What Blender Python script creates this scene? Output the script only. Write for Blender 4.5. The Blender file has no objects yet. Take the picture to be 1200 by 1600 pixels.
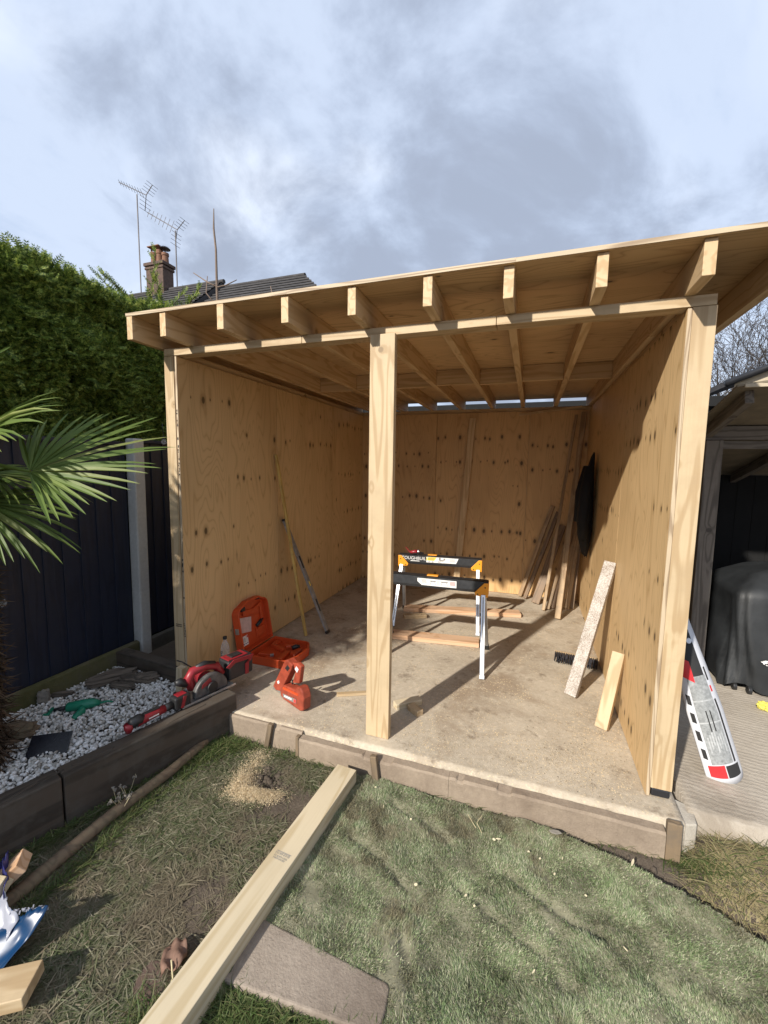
import bpy, bmesh, math, random
import numpy as np
from mathutils import Vector, Matrix

random.seed(7)
RNG = np.random.default_rng(11)
scene = bpy.context.scene
COL = scene.collection
R = math.radians

# ------------------------------------------------------------------ camera
cam_d = bpy.data.cameras.new('camera')
cam = bpy.data.objects.new('camera', cam_d)
COL.objects.link(cam)
cam_d.sensor_fit = 'HORIZONTAL'
cam_d.sensor_width = 36.0
cam_d.lens = 654.03 / 1200.0 * 36.0
cam_d.clip_start = 0.02
cam_d.clip_end = 2000
_r = Vector((0.943556, 0.330866, 0.015138)); _u = Vector((-0.049120, 0.094587, 0.994304)); _f = Vector((-0.327550, 0.938925, -0.105500))
cam.matrix_world = Matrix(((_r.x, _u.x, -_f.x, 2.3742), (_r.y, _u.y, -_f.y, -2.3576), (_r.z, _u.z, -_f.z, 1.6819), (0, 0, 0, 1)))
scene.camera = cam

# ------------------------------------------------------------------ sun, sky, exposure
SUN_TRAVEL = Vector((0.41, 1.0, -0.66)).normalized()
sun_d = bpy.data.lights.new('sun', 'SUN')
sun_d.energy = 3.1
sun_d.angle = R(1.2)
sun_d.color = (1.0, 0.94, 0.85)
sun = bpy.data.objects.new('sun', sun_d)
sun.rotation_euler = SUN_TRAVEL.to_track_quat('-Z', 'Y').to_euler()
sun.location = (-4, -9, 8)
COL.objects.link(sun)
scene.view_settings.view_transform = 'Standard'
scene.view_settings.look = 'None'
scene.view_settings.gamma = 1.0
scene.view_settings.exposure = 1.0
scene.cycles.max_bounces = 8
scene.cycles.diffuse_bounces = 6
scene.cycles.transparent_max_bounces = 12

# ------------------------------------------------------------------ node helpers
def _set(nt, sock, v):
    if isinstance(v, bpy.types.NodeSocket):
        nt.links.new(v, sock)
    elif v is not None:
        if isinstance(v, (tuple, list)) and len(v) == 3 and sock.type == 'RGBA':
            v = (*v, 1.0)
        sock.default_value = v

def nd(nt, typ, ins=None, **attrs):
    n = nt.nodes.new(typ)
    for k, v in attrs.items():
        setattr(n, k, v)
    for k, v in (ins or {}).items():
        _set(nt, n.inputs[k], v)
    return n

def mt(nt, op, a, b=None, c=None, clamp=False):
    n = nt.nodes.new('ShaderNodeMath'); n.operation = op; n.use_clamp = clamp
    _set(nt, n.inputs[0], a)
    if b is not None: _set(nt, n.inputs[1], b)
    if c is not None: _set(nt, n.inputs[2], c)
    return n.outputs[0]

def vm(nt, op, a, b=None):
    n = nt.nodes.new('ShaderNodeVectorMath'); n.operation = op
    _set(nt, n.inputs[0], a)
    if b is not None: _set(nt, n.inputs[1], b)
    return n.outputs[0]

def comb(nt, x, y, z):
    n = nt.nodes.new('ShaderNodeCombineXYZ')
    for i, v in enumerate((x, y, z)): _set(nt, n.inputs[i], v)
    return n.outputs[0]

def noise(nt, vec, scale=1.0, detail=3.0, rough=0.5, dist=0.0):
    n = nd(nt, 'ShaderNodeTexNoise', {'Vector': vec, 'Scale': scale, 'Detail': detail, 'Roughness': rough, 'Distortion': dist})
    return n.outputs['Fac']

def ramp(nt, fac, stops, interp='LINEAR'):
    n = nt.nodes.new('ShaderNodeValToRGB'); cr = n.color_ramp; cr.interpolation = interp
    while len(cr.elements) > 1: cr.elements.remove(cr.elements[-1])
    for i, (p, c) in enumerate(stops):
        e = cr.elements[0] if i == 0 else cr.elements.new(p)
        e.position = p; e.color = (*c, 1.0) if len(c) == 3 else c
    _set(nt, n.inputs[0], fac)
    return n.outputs[0]

def sstep(nt, v, a, b):
    n = nt.nodes.new('ShaderNodeMapRange'); n.interpolation_type = 'SMOOTHSTEP'
    _set(nt, n.inputs[0], v); n.inputs[1].default_value = a; n.inputs[2].default_value = b
    return n.outputs[0]

def mix(nt, fac, a, b, blend='MIX'):
    n = nt.nodes.new('ShaderNodeMix'); n.data_type = 'RGBA'; n.blend_type = blend
    _set(nt, n.inputs[0], fac); _set(nt, n.inputs[6], a); _set(nt, n.inputs[7], b)
    return n.outputs[2]

def new_mat(name):
    m = bpy.data.materials.new(name); m.use_nodes = True
    nt = m.node_tree; b = nt.nodes['Principled BSDF']
    return m, nt, b

def objco(nt, seed=True):
    tc = nt.nodes.new('ShaderNodeTexCoord')
    if not seed: return tc.outputs['Object']
    oi = nt.nodes.new('ShaderNodeObjectInfo')
    r = oi.outputs['Random']
    off = comb(nt, mt(nt, 'MULTIPLY', r, 53.0), mt(nt, 'MULTIPLY', r, 17.0), mt(nt, 'MULTIPLY', r, 31.0))
    return vm(nt, 'ADD', tc.outputs['Object'], off)

def bump(nt, b, h, strength=0.3, dist=0.01):
    n = nd(nt, 'ShaderNodeBump', {'Height': h, 'Strength': strength, 'Distance': dist})
    nt.links.new(n.outputs[0], b.inputs['Normal'])

# ------------------------------------------------------------------ world
def make_world():
    w = bpy.data.worlds.new('World'); scene.world = w; w.use_nodes = True
    nt = w.node_tree; bg = nt.nodes['Background']
    sky = nd(nt, 'ShaderNodeTexSky', sky_type='NISHITA', sun_disc=False, sun_elevation=R(31.4), sun_rotation=R(202.3),
             altitude=50.0, air_density=1.0, dust_density=1.5, ozone_density=1.2)
    d = nt.nodes.new('ShaderNodeTexCoord').outputs['Generated']
    sp = nd(nt, 'ShaderNodeSeparateXYZ', {0: d})
    zz = mt(nt, 'ADD', mt(nt, 'MAXIMUM', sp.outputs[2], 0.0), 0.40)
    p = comb(nt, mt(nt, 'DIVIDE', sp.outputs[0], zz), mt(nt, 'DIVIDE', sp.outputs[1], zz), 0.0)
    p = vm(nt, 'ADD', p, (CLOUD_X, CLOUD_Y, 0.0))
    wv = nd(nt, 'ShaderNodeTexNoise', {'Vector': p, 'Scale': 1.1, 'Detail': 2.0})
    p2 = vm(nt, 'ADD', p, vm(nt, 'MULTIPLY', vm(nt, 'SUBTRACT', wv.outputs['Color'], (0.5, 0.5, 0.5)), (0.5, 0.5, 0.0)))
    n1 = noise(nt, p2, 1.05, 8.0, 0.58)
    n2 = noise(nt, vm(nt, 'ADD', p2, (3.3, 7.1, 0)), 2.1, 5.0, 0.55)
    n3 = noise(nt, vm(nt, 'ADD', p2, (1.7, 4.2, 0)), 3.6, 8.0, 0.62, 0.3)
    dens = mt(nt, 'ADD', n1, mt(nt, 'MULTIPLY', mt(nt, 'SUBTRACT', n3, 0.5), 0.13))
    dark = sstep(nt, dens, 0.475, 0.60)
    rim = mt(nt, 'MULTIPLY', sstep(nt, dens, 0.40, 0.465), mt(nt, 'SUBTRACT', 1.0, dark))
    lite = sstep(nt, n2, 0.48, 0.80)
    base = mix(nt, 0.72, nd(nt, 'ShaderNodeMix', {0: 1.0, 6: sky.outputs[0], 7: (0.5, 0.5, 0.5, 1)}, data_type='RGBA', blend_type='MULTIPLY').outputs[2], (3.75, 4.45, 5.75))
    c = mix(nt, mt(nt, 'MULTIPLY', lite, 0.75), base, (5.4, 5.8, 6.5))
    c = mix(nt, mt(nt, 'MULTIPLY', rim, 0.22), c, (5.4, 5.8, 6.5))
    c = mix(nt, mt(nt, 'MULTIPLY', dark, 0.92), c, (2.05, 2.37, 3.05))
    nt.links.new(c, bg.inputs['Color'])
    bg.inputs['Strength'].default_value = 0.1
CLOUD_X, CLOUD_Y = 8.0, 35.5
make_world()

# ------------------------------------------------------------------ materials
MAT = {}
def simple(name, col, rough=0.6, metal=0.0, var=0.15, vscale=8.0, bstr=0.0, bscale=60.0, spec=None):
    m, nt, b = new_mat(name)
    co = objco(nt)
    n = noise(nt, co, vscale, 5.0, 0.6)
    dk = tuple(c * (1 - var) for c in col); lt = tuple(min(1, c * (1 + var)) for c in col)
    _set(nt, b.inputs['Base Color'], ramp(nt, n, [(0.3, dk), (0.7, lt)]))
    b.inputs['Metallic'].default_value = metal
    _set(nt, b.inputs['Roughness'], mt(nt, 'ADD', mt(nt, 'MULTIPLY', n, 0.2), rough - 0.1))
    if spec is not None: b.inputs['Specular IOR Level'].default_value = spec
    if bstr: bump(nt, b, noise(nt, co, bscale, 4.0, 0.6), bstr, 0.004)
    MAT[name] = m
    return m

def wood(name, c_light, c_dark, rough=0.62, knots=True, grime=0.0, grime_col=(0.12, 0.10, 0.08), bstr=0.25, ringk=9.0):
    m, nt, b = new_mat(name)
    co = objco(nt)
    s = nd(nt, 'ShaderNodeSeparateXYZ', {0: co}); x, y, z = s.outputs
    kv = comb(nt, mt(nt, 'MULTIPLY', x, 1.7), mt(nt, 'MULTIPLY', y, 7.5), mt(nt, 'MULTIPLY', z, 7.5))
    vo = nd(nt, 'ShaderNodeTexVoronoi', {'Vector': kv, 'Scale': 1.0, 'Randomness': 1.0})
    dd = vm(nt, 'SUBTRACT', kv, vo.outputs['Position'])
    ds = nd(nt, 'ShaderNodeSeparateXYZ', {0: dd})
    d2 = mt(nt, 'SQRT', mt(nt, 'ADD', mt(nt, 'ADD', mt(nt, 'POWER', mt(nt, 'DIVIDE', ds.outputs[0], 1.7), 2.0), mt(nt, 'POWER', mt(nt, 'DIVIDE', ds.outputs[1], 7.5), 2.0)), mt(nt, 'POWER', mt(nt, 'DIVIDE', ds.outputs[2], 7.5), 2.0)))
    rnd = nd(nt, 'ShaderNodeSeparateXYZ', {0: vo.outputs['Color']}).outputs[0]
    rad = mt(nt, 'ADD', 0.006, mt(nt, 'MULTIPLY', rnd, 0.014))
    kn = mt(nt, 'SUBTRACT', 1.0, sstep(nt, mt(nt, 'DIVIDE', d2, rad), 0.7, 1.15))
    halo = mt(nt, 'SUBTRACT', 1.0, sstep(nt, d2, 0.0, 0.06))
    warp = mt(nt, 'MULTIPLY', halo, 0.10 if knots else 0.0)
    gv = comb(nt, mt(nt, 'MULTIPLY', x, 0.55), mt(nt, 'MULTIPLY', y, 7.0), mt(nt, 'MULTIPLY', z, 7.0))
    g1 = noise(nt, gv, 1.0, 2.5, 0.5, 0.2)
    ring = mt(nt, 'SINE', mt(nt, 'MULTIPLY', mt(nt, 'ADD', g1, warp), ringk * 6.28))
    ring = sstep(nt, ring, -0.2, 1.0)
    fv = comb(nt, mt(nt, 'MULTIPLY', x, 4.0), mt(nt, 'MULTIPLY', y, 160.0), mt(nt, 'MULTIPLY', z, 160.0))
    g2 = noise(nt, fv, 1.0, 3.0, 0.6)
    t = mt(nt, 'ADD', mt(nt, 'MULTIPLY', ring, 0.62), mt(nt, 'MULTIPLY', g2, 0.38))
    c = ramp(nt, t, [(0.1, c_light), (0.9, c_dark)])
    pv = noise(nt, co, 2.3, 4.0, 0.6)
    c = mix(nt, mt(nt, 'MULTIPLY', sstep(nt, pv, 0.35, 0.75), 0.35), c, tuple(v * 0.72 for v in c_light))
    if knots:
        c = mix(nt, mt(nt, 'MULTIPLY', kn, 0.75), c, tuple(v * 0.35 for v in c_dark))
        c = mix(nt, mt(nt, 'MULTIPLY', halo, 0.22), c, c_dark)
    if grime > 0:
        gm = noise(nt, co, 9.0, 6.0, 0.7)
        c = mix(nt, mt(nt, 'MULTIPLY', sstep(nt, gm, 0.42, 0.68), grime), c, grime_col)
    _set(nt, b.inputs['Base Color'], c)
    b.inputs['Roughness'].default_value = rough
    bump(nt, b, t, bstr, 0.0015)
    MAT[name] = m
    return m

def plywood(name, base, dark, row_keep=0.5, xk=9.5, zk=3.1, ksize=1.15):
    m, nt, b = new_mat(name)
    co = objco(nt)
    s = nd(nt, 'ShaderNodeSeparateXYZ', {0: co}); x, y, z = s.outputs
    # cathedral grain: contour lines of a stretched noise
    gv = comb(nt, mt(nt, 'MULTIPLY', x, 3.2), mt(nt, 'MULTIPLY', z, 0.55), 0.0)
    g1 = noise(nt, gv, 1.0, 2.0, 0.45, 0.4)
    lines = mt(nt, 'PINGPONG', mt(nt, 'MULTIPLY', g1, 26.0), 0.5)
    lines = mt(nt, 'POWER', mt(nt, 'MULTIPLY', lines, 2.0), 3.0)
    fine = noise(nt, comb(nt, mt(nt, 'MULTIPLY', x, 110.0), mt(nt, 'MULTIPLY', z, 3.0), 0.0), 1.0, 3.0, 0.6)
    band = noise(nt, comb(nt, mt(nt, 'MULTIPLY', x, 5.5), mt(nt, 'MULTIPLY', z, 0.25), 0.0), 1.0, 3.0, 0.6)
    patch = noise(nt, comb(nt, mt(nt, 'MULTIPLY', x, 1.4), mt(nt, 'MULTIPLY', z, 0.8), 0.0), 1.0, 3.0, 0.55)
    t = mt(nt, 'ADD', mt(nt, 'ADD', mt(nt, 'MULTIPLY', lines, 0.34), mt(nt, 'MULTIPLY', fine, 0.26)), mt(nt, 'MULTIPLY', band, 0.44))
    c = ramp(nt, t, [(0.22, tuple(min(1, v * 1.12) for v in base)), (0.5, base), (0.85, dark)])
    c = mix(nt, mt(nt, 'MULTIPLY', sstep(nt, patch, 0.42, 0.75), 0.35), c, tuple(v * 0.75 for v in dark))
    oi = nt.nodes.new('ShaderNodeObjectInfo')
    c = mix(nt, mt(nt, 'MULTIPLY', oi.outputs['Random'], 0.28), c, tuple(v * 0.8 for v in dark))
    # knots in rows
    zs = mt(nt, 'MULTIPLY', z, zk)
    row = mt(nt, 'FLOOR', zs)
    W_ = mt(nt, 'ADD', mt(nt, 'MULTIPLY', x, xk), mt(nt, 'MULTIPLY', row, 17.31))
    vo = nd(nt, 'ShaderNodeTexVoronoi', {'W': W_, 'Scale': 1.0, 'Randomness': 0.75}, voronoi_dimensions='1D')
    cc = nd(nt, 'ShaderNodeSeparateXYZ', {0: vo.outputs['Color']})
    wn2 = nd(nt, 'ShaderNodeTexWhiteNoise', {'W': row}, noise_dimensions='1D').outputs['Value']
    rx = mt(nt, 'MULTIPLY', mt(nt, 'ADD', 0.0045, mt(nt, 'MULTIPLY', cc.outputs[1], 0.013)), ksize)
    dx = mt(nt, 'DIVIDE', mt(nt, 'DIVIDE', mt(nt, 'SUBTRACT', W_, vo.outputs['W']), xk), rx)
    zc = mt(nt, 'ADD', 0.5, mt(nt, 'ADD', mt(nt, 'MULTIPLY', mt(nt, 'SUBTRACT', wn2, 0.5), 0.5), mt(nt, 'MULTIPLY', mt(nt, 'SUBTRACT', cc.outputs[2], 0.5), 0.10)))
    dz = mt(nt, 'DIVIDE', mt(nt, 'DIVIDE', mt(nt, 'SUBTRACT', mt(nt, 'FRACT', zs), zc), zk), mt(nt, 'MULTIPLY', rx, 1.7))
    d = mt(nt, 'SQRT', mt(nt, 'ADD', mt(nt, 'MULTIPLY', dx, dx), mt(nt, 'MULTIPLY', dz, dz)))
    colm = mt(nt, 'FLOOR', mt(nt, 'MULTIPLY', x, 0.9))
    wn = nd(nt, 'ShaderNodeTexWhiteNoise', {'Vector': comb(nt, colm, row, 3.7)}, noise_dimensions='3D').outputs['Value']
    keep = mt(nt, 'MULTIPLY', mt(nt, 'LESS_THAN', wn, row_keep), mt(nt, 'GREATER_THAN', cc.outputs[0], 0.15))
    stray = mt(nt, 'LESS_THAN', cc.outputs[0], 0.06)
    keep = mt(nt, 'MAXIMUM', keep, stray)
    core = mt(nt, 'MULTIPLY', mt(nt, 'SUBTRACT', 1.0, sstep(nt, d, 0.55, 1.05)), keep)
    rim = mt(nt, 'MULTIPLY', mt(nt, 'SUBTRACT', 1.0, sstep(nt, d, 0.9, 2.2)), keep)
    c = mix(nt, mt(nt, 'MULTIPLY', rim, 0.45), c, tuple(v * 0.6 for v in dark))
    c = mix(nt, mt(nt, 'MULTIPLY', core, 0.9), c, tuple(v * 0.17 for v in dark))
    _set(nt, b.inputs['Base Color'], c)
    b.inputs['Roughness'].default_value = 0.58
    bump(nt, b, t, 0.15, 0.002)
    MAT[name] = m
    return m

PINE = (0.56, 0.43, 0.265); PINE_D = (0.40, 0.275, 0.145)
wood('pine', PINE, PINE_D, grime=0.22, grime_col=(0.34, 0.25, 0.15))
wood('pine_pale', (0.60, 0.51, 0.355), (0.47, 0.37, 0.22), ringk=6.0)
wood('pine_rafter', (0.62, 0.45, 0.26), (0.46, 0.30, 0.145))
wood('pine_pink', (0.66, 0.44, 0.28), (0.52, 0.30, 0.16))
wood('old_batten', (0.44, 0.31, 0.18), (0.28, 0.17, 0.08), grime=0.4)
wood('dark_batten', (0.26, 0.17, 0.10), (0.14, 0.09, 0.05), grime=0.4)
wood('sleeper', (0.080, 0.060, 0.043), (0.036, 0.027, 0.019), rough=0.8, grime=0.5, grime_col=(0.095, 0.085, 0.07), bstr=0.6, ringk=5.0)
wood('grey_post', (0.21, 0.18, 0.15), (0.10, 0.085, 0.07), rough=0.8, grime=0.4, bstr=0.5)
wood('form_board', (0.30, 0.245, 0.185), (0.24, 0.19, 0.14), rough=0.85, knots=False, grime=0.6, grime_col=(0.37, 0.30, 0.23), bstr=0.4)
wood('peg_wood', (0.21, 0.15, 0.09), (0.11, 0.08, 0.05), rough=0.85, knots=False, grime=0.5, bstr=0.6)
wood('log', (0.19, 0.135, 0.085), (0.12, 0.085, 0.055), rough=0.85, knots=False, grime=0.5, grime_col=(0.19, 0.17, 0.10), bstr=0.5)
wood('fence_paint', (0.015, 0.020, 0.040), (0.010, 0.013, 0.027), rough=0.55, knots=False, grime=0.25, grime_col=(0.03, 0.03, 0.035), bstr=0.4)
wood('bark', (0.16, 0.13, 0.10), (0.055, 0.045, 0.035), rough=0.9, grime=0.5, bstr=1.0)
wood('ply_edge', (0.54, 0.43, 0.29), (0.26, 0.18, 0.11), knots=False, ringk=14.0)
wood('yellow_pine', (0.60, 0.42, 0.13), (0.42, 0.27, 0.07), grime=0.3)
plywood('ply_wall', (0.66, 0.46, 0.235), (0.45, 0.275, 0.11))
plywood('ply_back', (0.61, 0.39, 0.18), (0.42, 0.235, 0.085), row_keep=0.6, ksize=1.25)
plywood('ply_deck', (0.62, 0.43, 0.23), (0.30, 0.175, 0.08), row_keep=0.0)

def concrete_mat(name, c1, c2, stain, speck=0.0, ridges=False):
    m, nt, b = new_mat(name)
    co = objco(nt, False)
    n1 = noise(nt, co, 2.2, 7.0, 0.62); n2 = noise(nt, co, 38.0, 6.0, 0.7); n3 = noise(nt, vm(nt, 'ADD', co, (9, 4, 1)), 1.3, 6.0, 0.68, 0.4)
    c = ramp(nt, mt(nt, 'ADD', mt(nt, 'MULTIPLY', n1, 0.6), mt(nt, 'MULTIPLY', n2, 0.4)), [(0.32, c1), (0.66, c2)])
    c = mix(nt, mt(nt, 'MULTIPLY', sstep(nt, n3, 0.48, 0.68), 0.75), c, stain)
    if speck:
        vo = nd(nt, 'ShaderNodeTexVoronoi', {'Vector': vm(nt, 'MULTIPLY', co, (60.0, 42.0, 60.0)), 'Scale': 1.0})
        sp = mt(nt, 'MULTIPLY', mt(nt, 'LESS_THAN', vo.outputs['Distance'], 0.26), sstep(nt, noise(nt, co, 3.0, 4.0, 0.6), 0.42, 0.62))
        c = mix(nt, mt(nt, 'MULTIPLY', sp, speck), c, (0.66, 0.52, 0.32))
        n5 = noise(nt, vm(nt, 'ADD', co, (2, 8, 5)), 7.0, 6.0, 0.75)
        c = mix(nt, mt(nt, 'MULTIPLY', sstep(nt, n5, 0.53, 0.70), 0.7), c, tuple(v * 0.55 for v in stain))
        n6 = noise(nt, vm(nt, 'ADD', co, (5, 1, 3)), 16.0, 5.0, 0.75)
        c = mix(nt, mt(nt, 'MULTIPLY', sstep(nt, n6, 0.52, 0.70), 0.45), c, tuple(min(1, v * 1.2) for v in c2))
    h = mt(nt, 'ADD', mt(nt, 'MULTIPLY', n2, 0.6), noise(nt, co, 140.0, 3.0))
    if ridges:
        s = nd(nt, 'ShaderNodeSeparateXYZ', {0: co})
        ph = mt(nt, 'ADD', mt(nt, 'ADD', mt(nt, 'MULTIPLY', s.outputs[1], 175.0), mt(nt, 'MULTIPLY', s.outputs[0], 30.0)), mt(nt, 'MULTIPLY', noise(nt, co, 3.0, 5.0, 0.7), 22.0))
        rd = mt(nt, 'MULTIPLY', mt(nt, 'ADD', mt(nt, 'SINE', ph), 1.0), 0.5)
        h = mt(nt, 'ADD', mt(nt, 'MULTIPLY', h, 1.2), mt(nt, 'MULTIPLY', rd, 0.5))
        c = mix(nt, mt(nt, 'MULTIPLY', mt(nt, 'SUBTRACT', 1.0, rd), 0.07), c, stain)  # hollows between the ridges tinted darker
    _set(nt, b.inputs['Base Color'], c); b.inputs['Roughness'].default_value = 0.88
    bump(nt, b, h, 0.45, 0.006)
    MAT[name] = m
concrete_mat('slab', (0.32, 0.265, 0.195), (0.56, 0.485, 0.375), (0.25, 0.18, 0.115), speck=0.85)
concrete_mat('path', (0.32, 0.275, 0.22), (0.48, 0.425, 0.35), (0.22, 0.18, 0.135), ridges=True)
concrete_mat('post_concrete', (0.42, 0.42, 0.40), (0.60, 0.60, 0.57), (0.30, 0.30, 0.27))
concrete_mat('form_face', (0.19, 0.145, 0.105), (0.34, 0.27, 0.20), (0.14, 0.10, 0.07))
concrete_mat('block', (0.40, 0.37, 0.31), (0.52, 0.48, 0.41), (0.26, 0.21, 0.16))
concrete_mat('paver', (0.18, 0.145, 0.115), (0.36, 0.30, 0.24), (0.13, 0.10, 0.075))

def gravel_board_mat():
    m, nt, b = new_mat('mossy')
    co = objco(nt, False)
    n1 = noise(nt, co, 5.0, 6.0, 0.65); n2 = noise(nt, co, 60.0, 4.0, 0.6)
    c = ramp(nt, n1, [(0.35, (0.075, 0.075, 0.02)), (0.5, (0.12, 0.115, 0.045)), (0.68, (0.14, 0.12, 0.085))])
    _set(nt, b.inputs['Base Color'], mix(nt, mt(nt, 'MULTIPLY', n2, 0.5), c, (0.06, 0.055, 0.03)))
    b.inputs['Roughness'].default_value = 0.95; bump(nt, b, n2, 0.6, 0.006)
    MAT['mossy'] = m
concrete_mat('dark_gravel', (0.06, 0.058, 0.05), (0.11, 0.105, 0.09), (0.05, 0.045, 0.03))
gravel_board_mat()

def soil_mat():
    m, nt, b = new_mat('soil')
    co = objco(nt, False)
    n1 = noise(nt, co, 3.0, 7.0, 0.65); n2 = noise(nt, co, 70.0, 5.0, 0.7)
    c = ramp(nt, mt(nt, 'ADD', mt(nt, 'MULTIPLY', n1, 0.5), mt(nt, 'MULTIPLY', n2, 0.5)), [(0.3, (0.050, 0.037, 0.026)), (0.55, (0.105, 0.082, 0.060)), (0.75, (0.16, 0.13, 0.095))])
    _set(nt, b.inputs['Base Color'], c); b.inputs['Roughness'].default_value = 0.95
    bump(nt, b, n2, 0.8, 0.012); MAT['soil'] = m
soil_mat()

def leafy(name, stops, rough=0.55, trans=0.25, field=None, fscale=2.0):
    """per-island colour variation with an optional slow field tint"""
    m, nt, b = new_mat(name)
    g = nt.nodes.new('ShaderNodeNewGeometry')
    c = ramp(nt, g.outputs['Random Per Island'], stops)
    if field:
        co = objco(nt, False)
        f = noise(nt, co, fscale, 6.0, 0.68, 0.3)
        for a, bb, k, colr in field:
            c = mix(nt, mt(nt, 'MULTIPLY', sstep(nt, f, a, bb), k), c, colr)
    if field:
        f2 = noise(nt, co, fscale * 4.3, 5.0, 0.7)
        c = mix(nt, mt(nt, 'MULTIPLY', sstep(nt, f2, 0.50, 0.68), 0.45), c, tuple(v * 0.6 for v in field[0][3]))
    _set(nt, b.inputs['Base Color'], c); b.inputs['Roughness'].default_value = rough
    b.inputs['Specular IOR Level'].default_value = 0.25
    if trans > 0:
        tr = nd(nt, 'ShaderNodeBsdfTranslucent', {'Color': c})
        mx = nd(nt, 'ShaderNodeMixShader', {0: trans, 1: b.outputs[0], 2: tr.outputs[0]})
        nt.links.new(mx.outputs[0], nt.nodes['Material Output'].inputs['Surface'])
    MAT[name] = m
leafy('grass', [(0.0, (0.06, 0.08, 0.032)), (0.3, (0.115, 0.135, 0.065)), (0.55, (0.18, 0.185, 0.11)), (0.8, (0.28, 0.255, 0.18)), (1.0, (0.19, 0.15, 0.10))],
      field=[(0.48, 0.62, 0.8, (0.22, 0.18, 0.125)), (0.44, 0.30, 0.45, (0.10, 0.13, 0.055))], fscale=2.2)
leafy('grass_green', [(0.0, (0.055, 0.09, 0.024)), (0.5, (0.09, 0.13, 0.038)), (1.0, (0.17, 0.16, 0.075))])
leafy('dry_grass', [(0.0, (0.30, 0.24, 0.12)), (0.5, (0.36, 0.30, 0.17)), (1.0, (0.20, 0.20, 0.08))])
leafy('turf', [(0.0, (0.14, 0.205, 0.085)), (0.35, (0.24, 0.305, 0.15)), (0.7, (0.37, 0.395, 0.245)), (1.0, (0.55, 0.51, 0.38))], trans=0.15,
      field=[(0.51, 0.63, 0.75, (0.20, 0.155, 0.10)), (0.46, 0.32, 0.5, (0.14, 0.24, 0.075))], fscale=2.6)
leafy('hedge_leaf', [(0.0, (0.035, 0.062, 0.014)), (0.3, (0.09, 0.15, 0.026)), (0.65, (0.21, 0.29, 0.052)), (1.0, (0.42, 0.46, 0.10))], rough=0.5, trans=0.38)
leafy('palm_leaf', [(0.0, (0.10, 0.155, 0.032)), (0.6, (0.15, 0.205, 0.045)), (1.0, (0.23, 0.26, 0.08))], rough=0.48, trans=0.28)
leafy('fibre', [(0.0, (0.035, 0.022, 0.014)), (0.6, (0.075, 0.048, 0.03)), (1.0, (0.14, 0.095, 0.06))], rough=0.9, trans=0)
leafy('sawdust', [(0.0, (0.50, 0.39, 0.23)), (0.5, (0.62, 0.50, 0.32)), (1.0, (0.72, 0.60, 0.42))], rough=0.9, trans=0)
leafy('pebble', [(0.0, (0.22, 0.19, 0.15)), (0.12, (0.45, 0.43, 0.39)), (0.4, (0.64, 0.62, 0.58)), (0.8, (0.74, 0.73, 0.71)), (1.0, (0.82, 0.81, 0.79))], rough=0.6, trans=0)
leafy('bud', [(0.0, (0.30, 0.29, 0.12)), (1.0, (0.5, 0.45, 0.2))])

simple('turf_back', (0.20, 0.19, 0.125), 0.95, bstr=0.8, var=0.4)
simple('hedge_shade', (0.014, 0.018, 0.007), 0.95)  # near-black colour carries the shade between the sprays
simple('orange', (0.52, 0.065, 0.015), 0.42, var=0.08)
simple('orange_dark', (0.29, 0.05, 0.024), 0.55, var=0.35, vscale=18.0)
simple('horse_orange', (0.80, 0.32, 0.02), 0.45, var=0.06)
simple('tool_red', (0.26, 0.017, 0.024), 0.4, var=0.15)
simple('black_plastic', (0.018, 0.018, 0.019), 0.5, var=0.3)
simple('horse_black', (0.022, 0.023, 0.025), 0.42, var=0.3, vscale=30.0)
simple('dusty_metal', (0.34, 0.33, 0.31), 0.45, 0.6, var=0.3, vscale=25.0)
simple('guard_grey', (0.11, 0.105, 0.10), 0.55, 0.3, var=0.45, vscale=30.0)
simple('alu', (0.62, 0.63, 0.65), 0.32, 0.9, var=0.1)
simple('level_grey', (0.27, 0.26, 0.25), 0.55, 0.3, var=0.3, vscale=20.0)
simple('sticker', (0.78, 0.77, 0.75), 0.5, var=0.04)
simple('sticker_pink', (0.62, 0.45, 0.42), 0.6, var=0.15, vscale=30.0)
simple('sticker_grey', (0.27, 0.28, 0.28), 0.5, var=0.3, vscale=60.0)
simple('sticker_pale', (0.40, 0.41, 0.41), 0.5, var=0.2, vscale=60.0)
simple('sticker_yellow', (0.85, 0.60, 0.03), 0.5, var=0.05)
simple('print_black', (0.02, 0.02, 0.02), 0.7)
simple('print_grey', (0.22, 0.21, 0.20), 0.7)
simple('print_red', (0.55, 0.05, 0.04), 0.6)
simple('print_blue', (0.03, 0.05, 0.22), 0.6)
simple('white_paint', (0.58, 0.59, 0.62), 0.35, var=0.05)
simple('red_paint', (0.60, 0.03, 0.035), 0.35, var=0.08)
simple('green_plastic', (0.012, 0.20, 0.115), 0.4, var=0.12)
simple('solar_black', (0.010, 0.010, 0.014), 0.25)
simple('tarp', (0.018, 0.020, 0.022), 0.55, var=0.35, vscale=5.0, bstr=0.5, bscale=9.0)
simple('jacket', (0.006, 0.007, 0.010), 0.9, bstr=0.4, bscale=20.0)
simple('bag_blue', (0.004, 0.035, 0.10), 0.35, var=0.25)
simple('bag_white', (0.30, 0.31, 0.36), 0.4, var=0.12)
simple('bag_navy', (0.03, 0.03, 0.14), 0.4, var=0.2)
simple('yellow_rag', (0.70, 0.62, 0.12), 0.8, var=0.2)
simple('brick', (0.10, 0.065, 0.05), 0.9, var=0.35, bstr=0.5)
simple('terracotta', (0.20, 0.10, 0.06), 0.85, var=0.25)
simple('dark_shade_wall', (0.005, 0.005, 0.005), 0.9)  # near-black: carport shade put into the colour; shared with the rear outbuilding
simple('house_wall', (0.30, 0.27, 0.24), 0.9)
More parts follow.
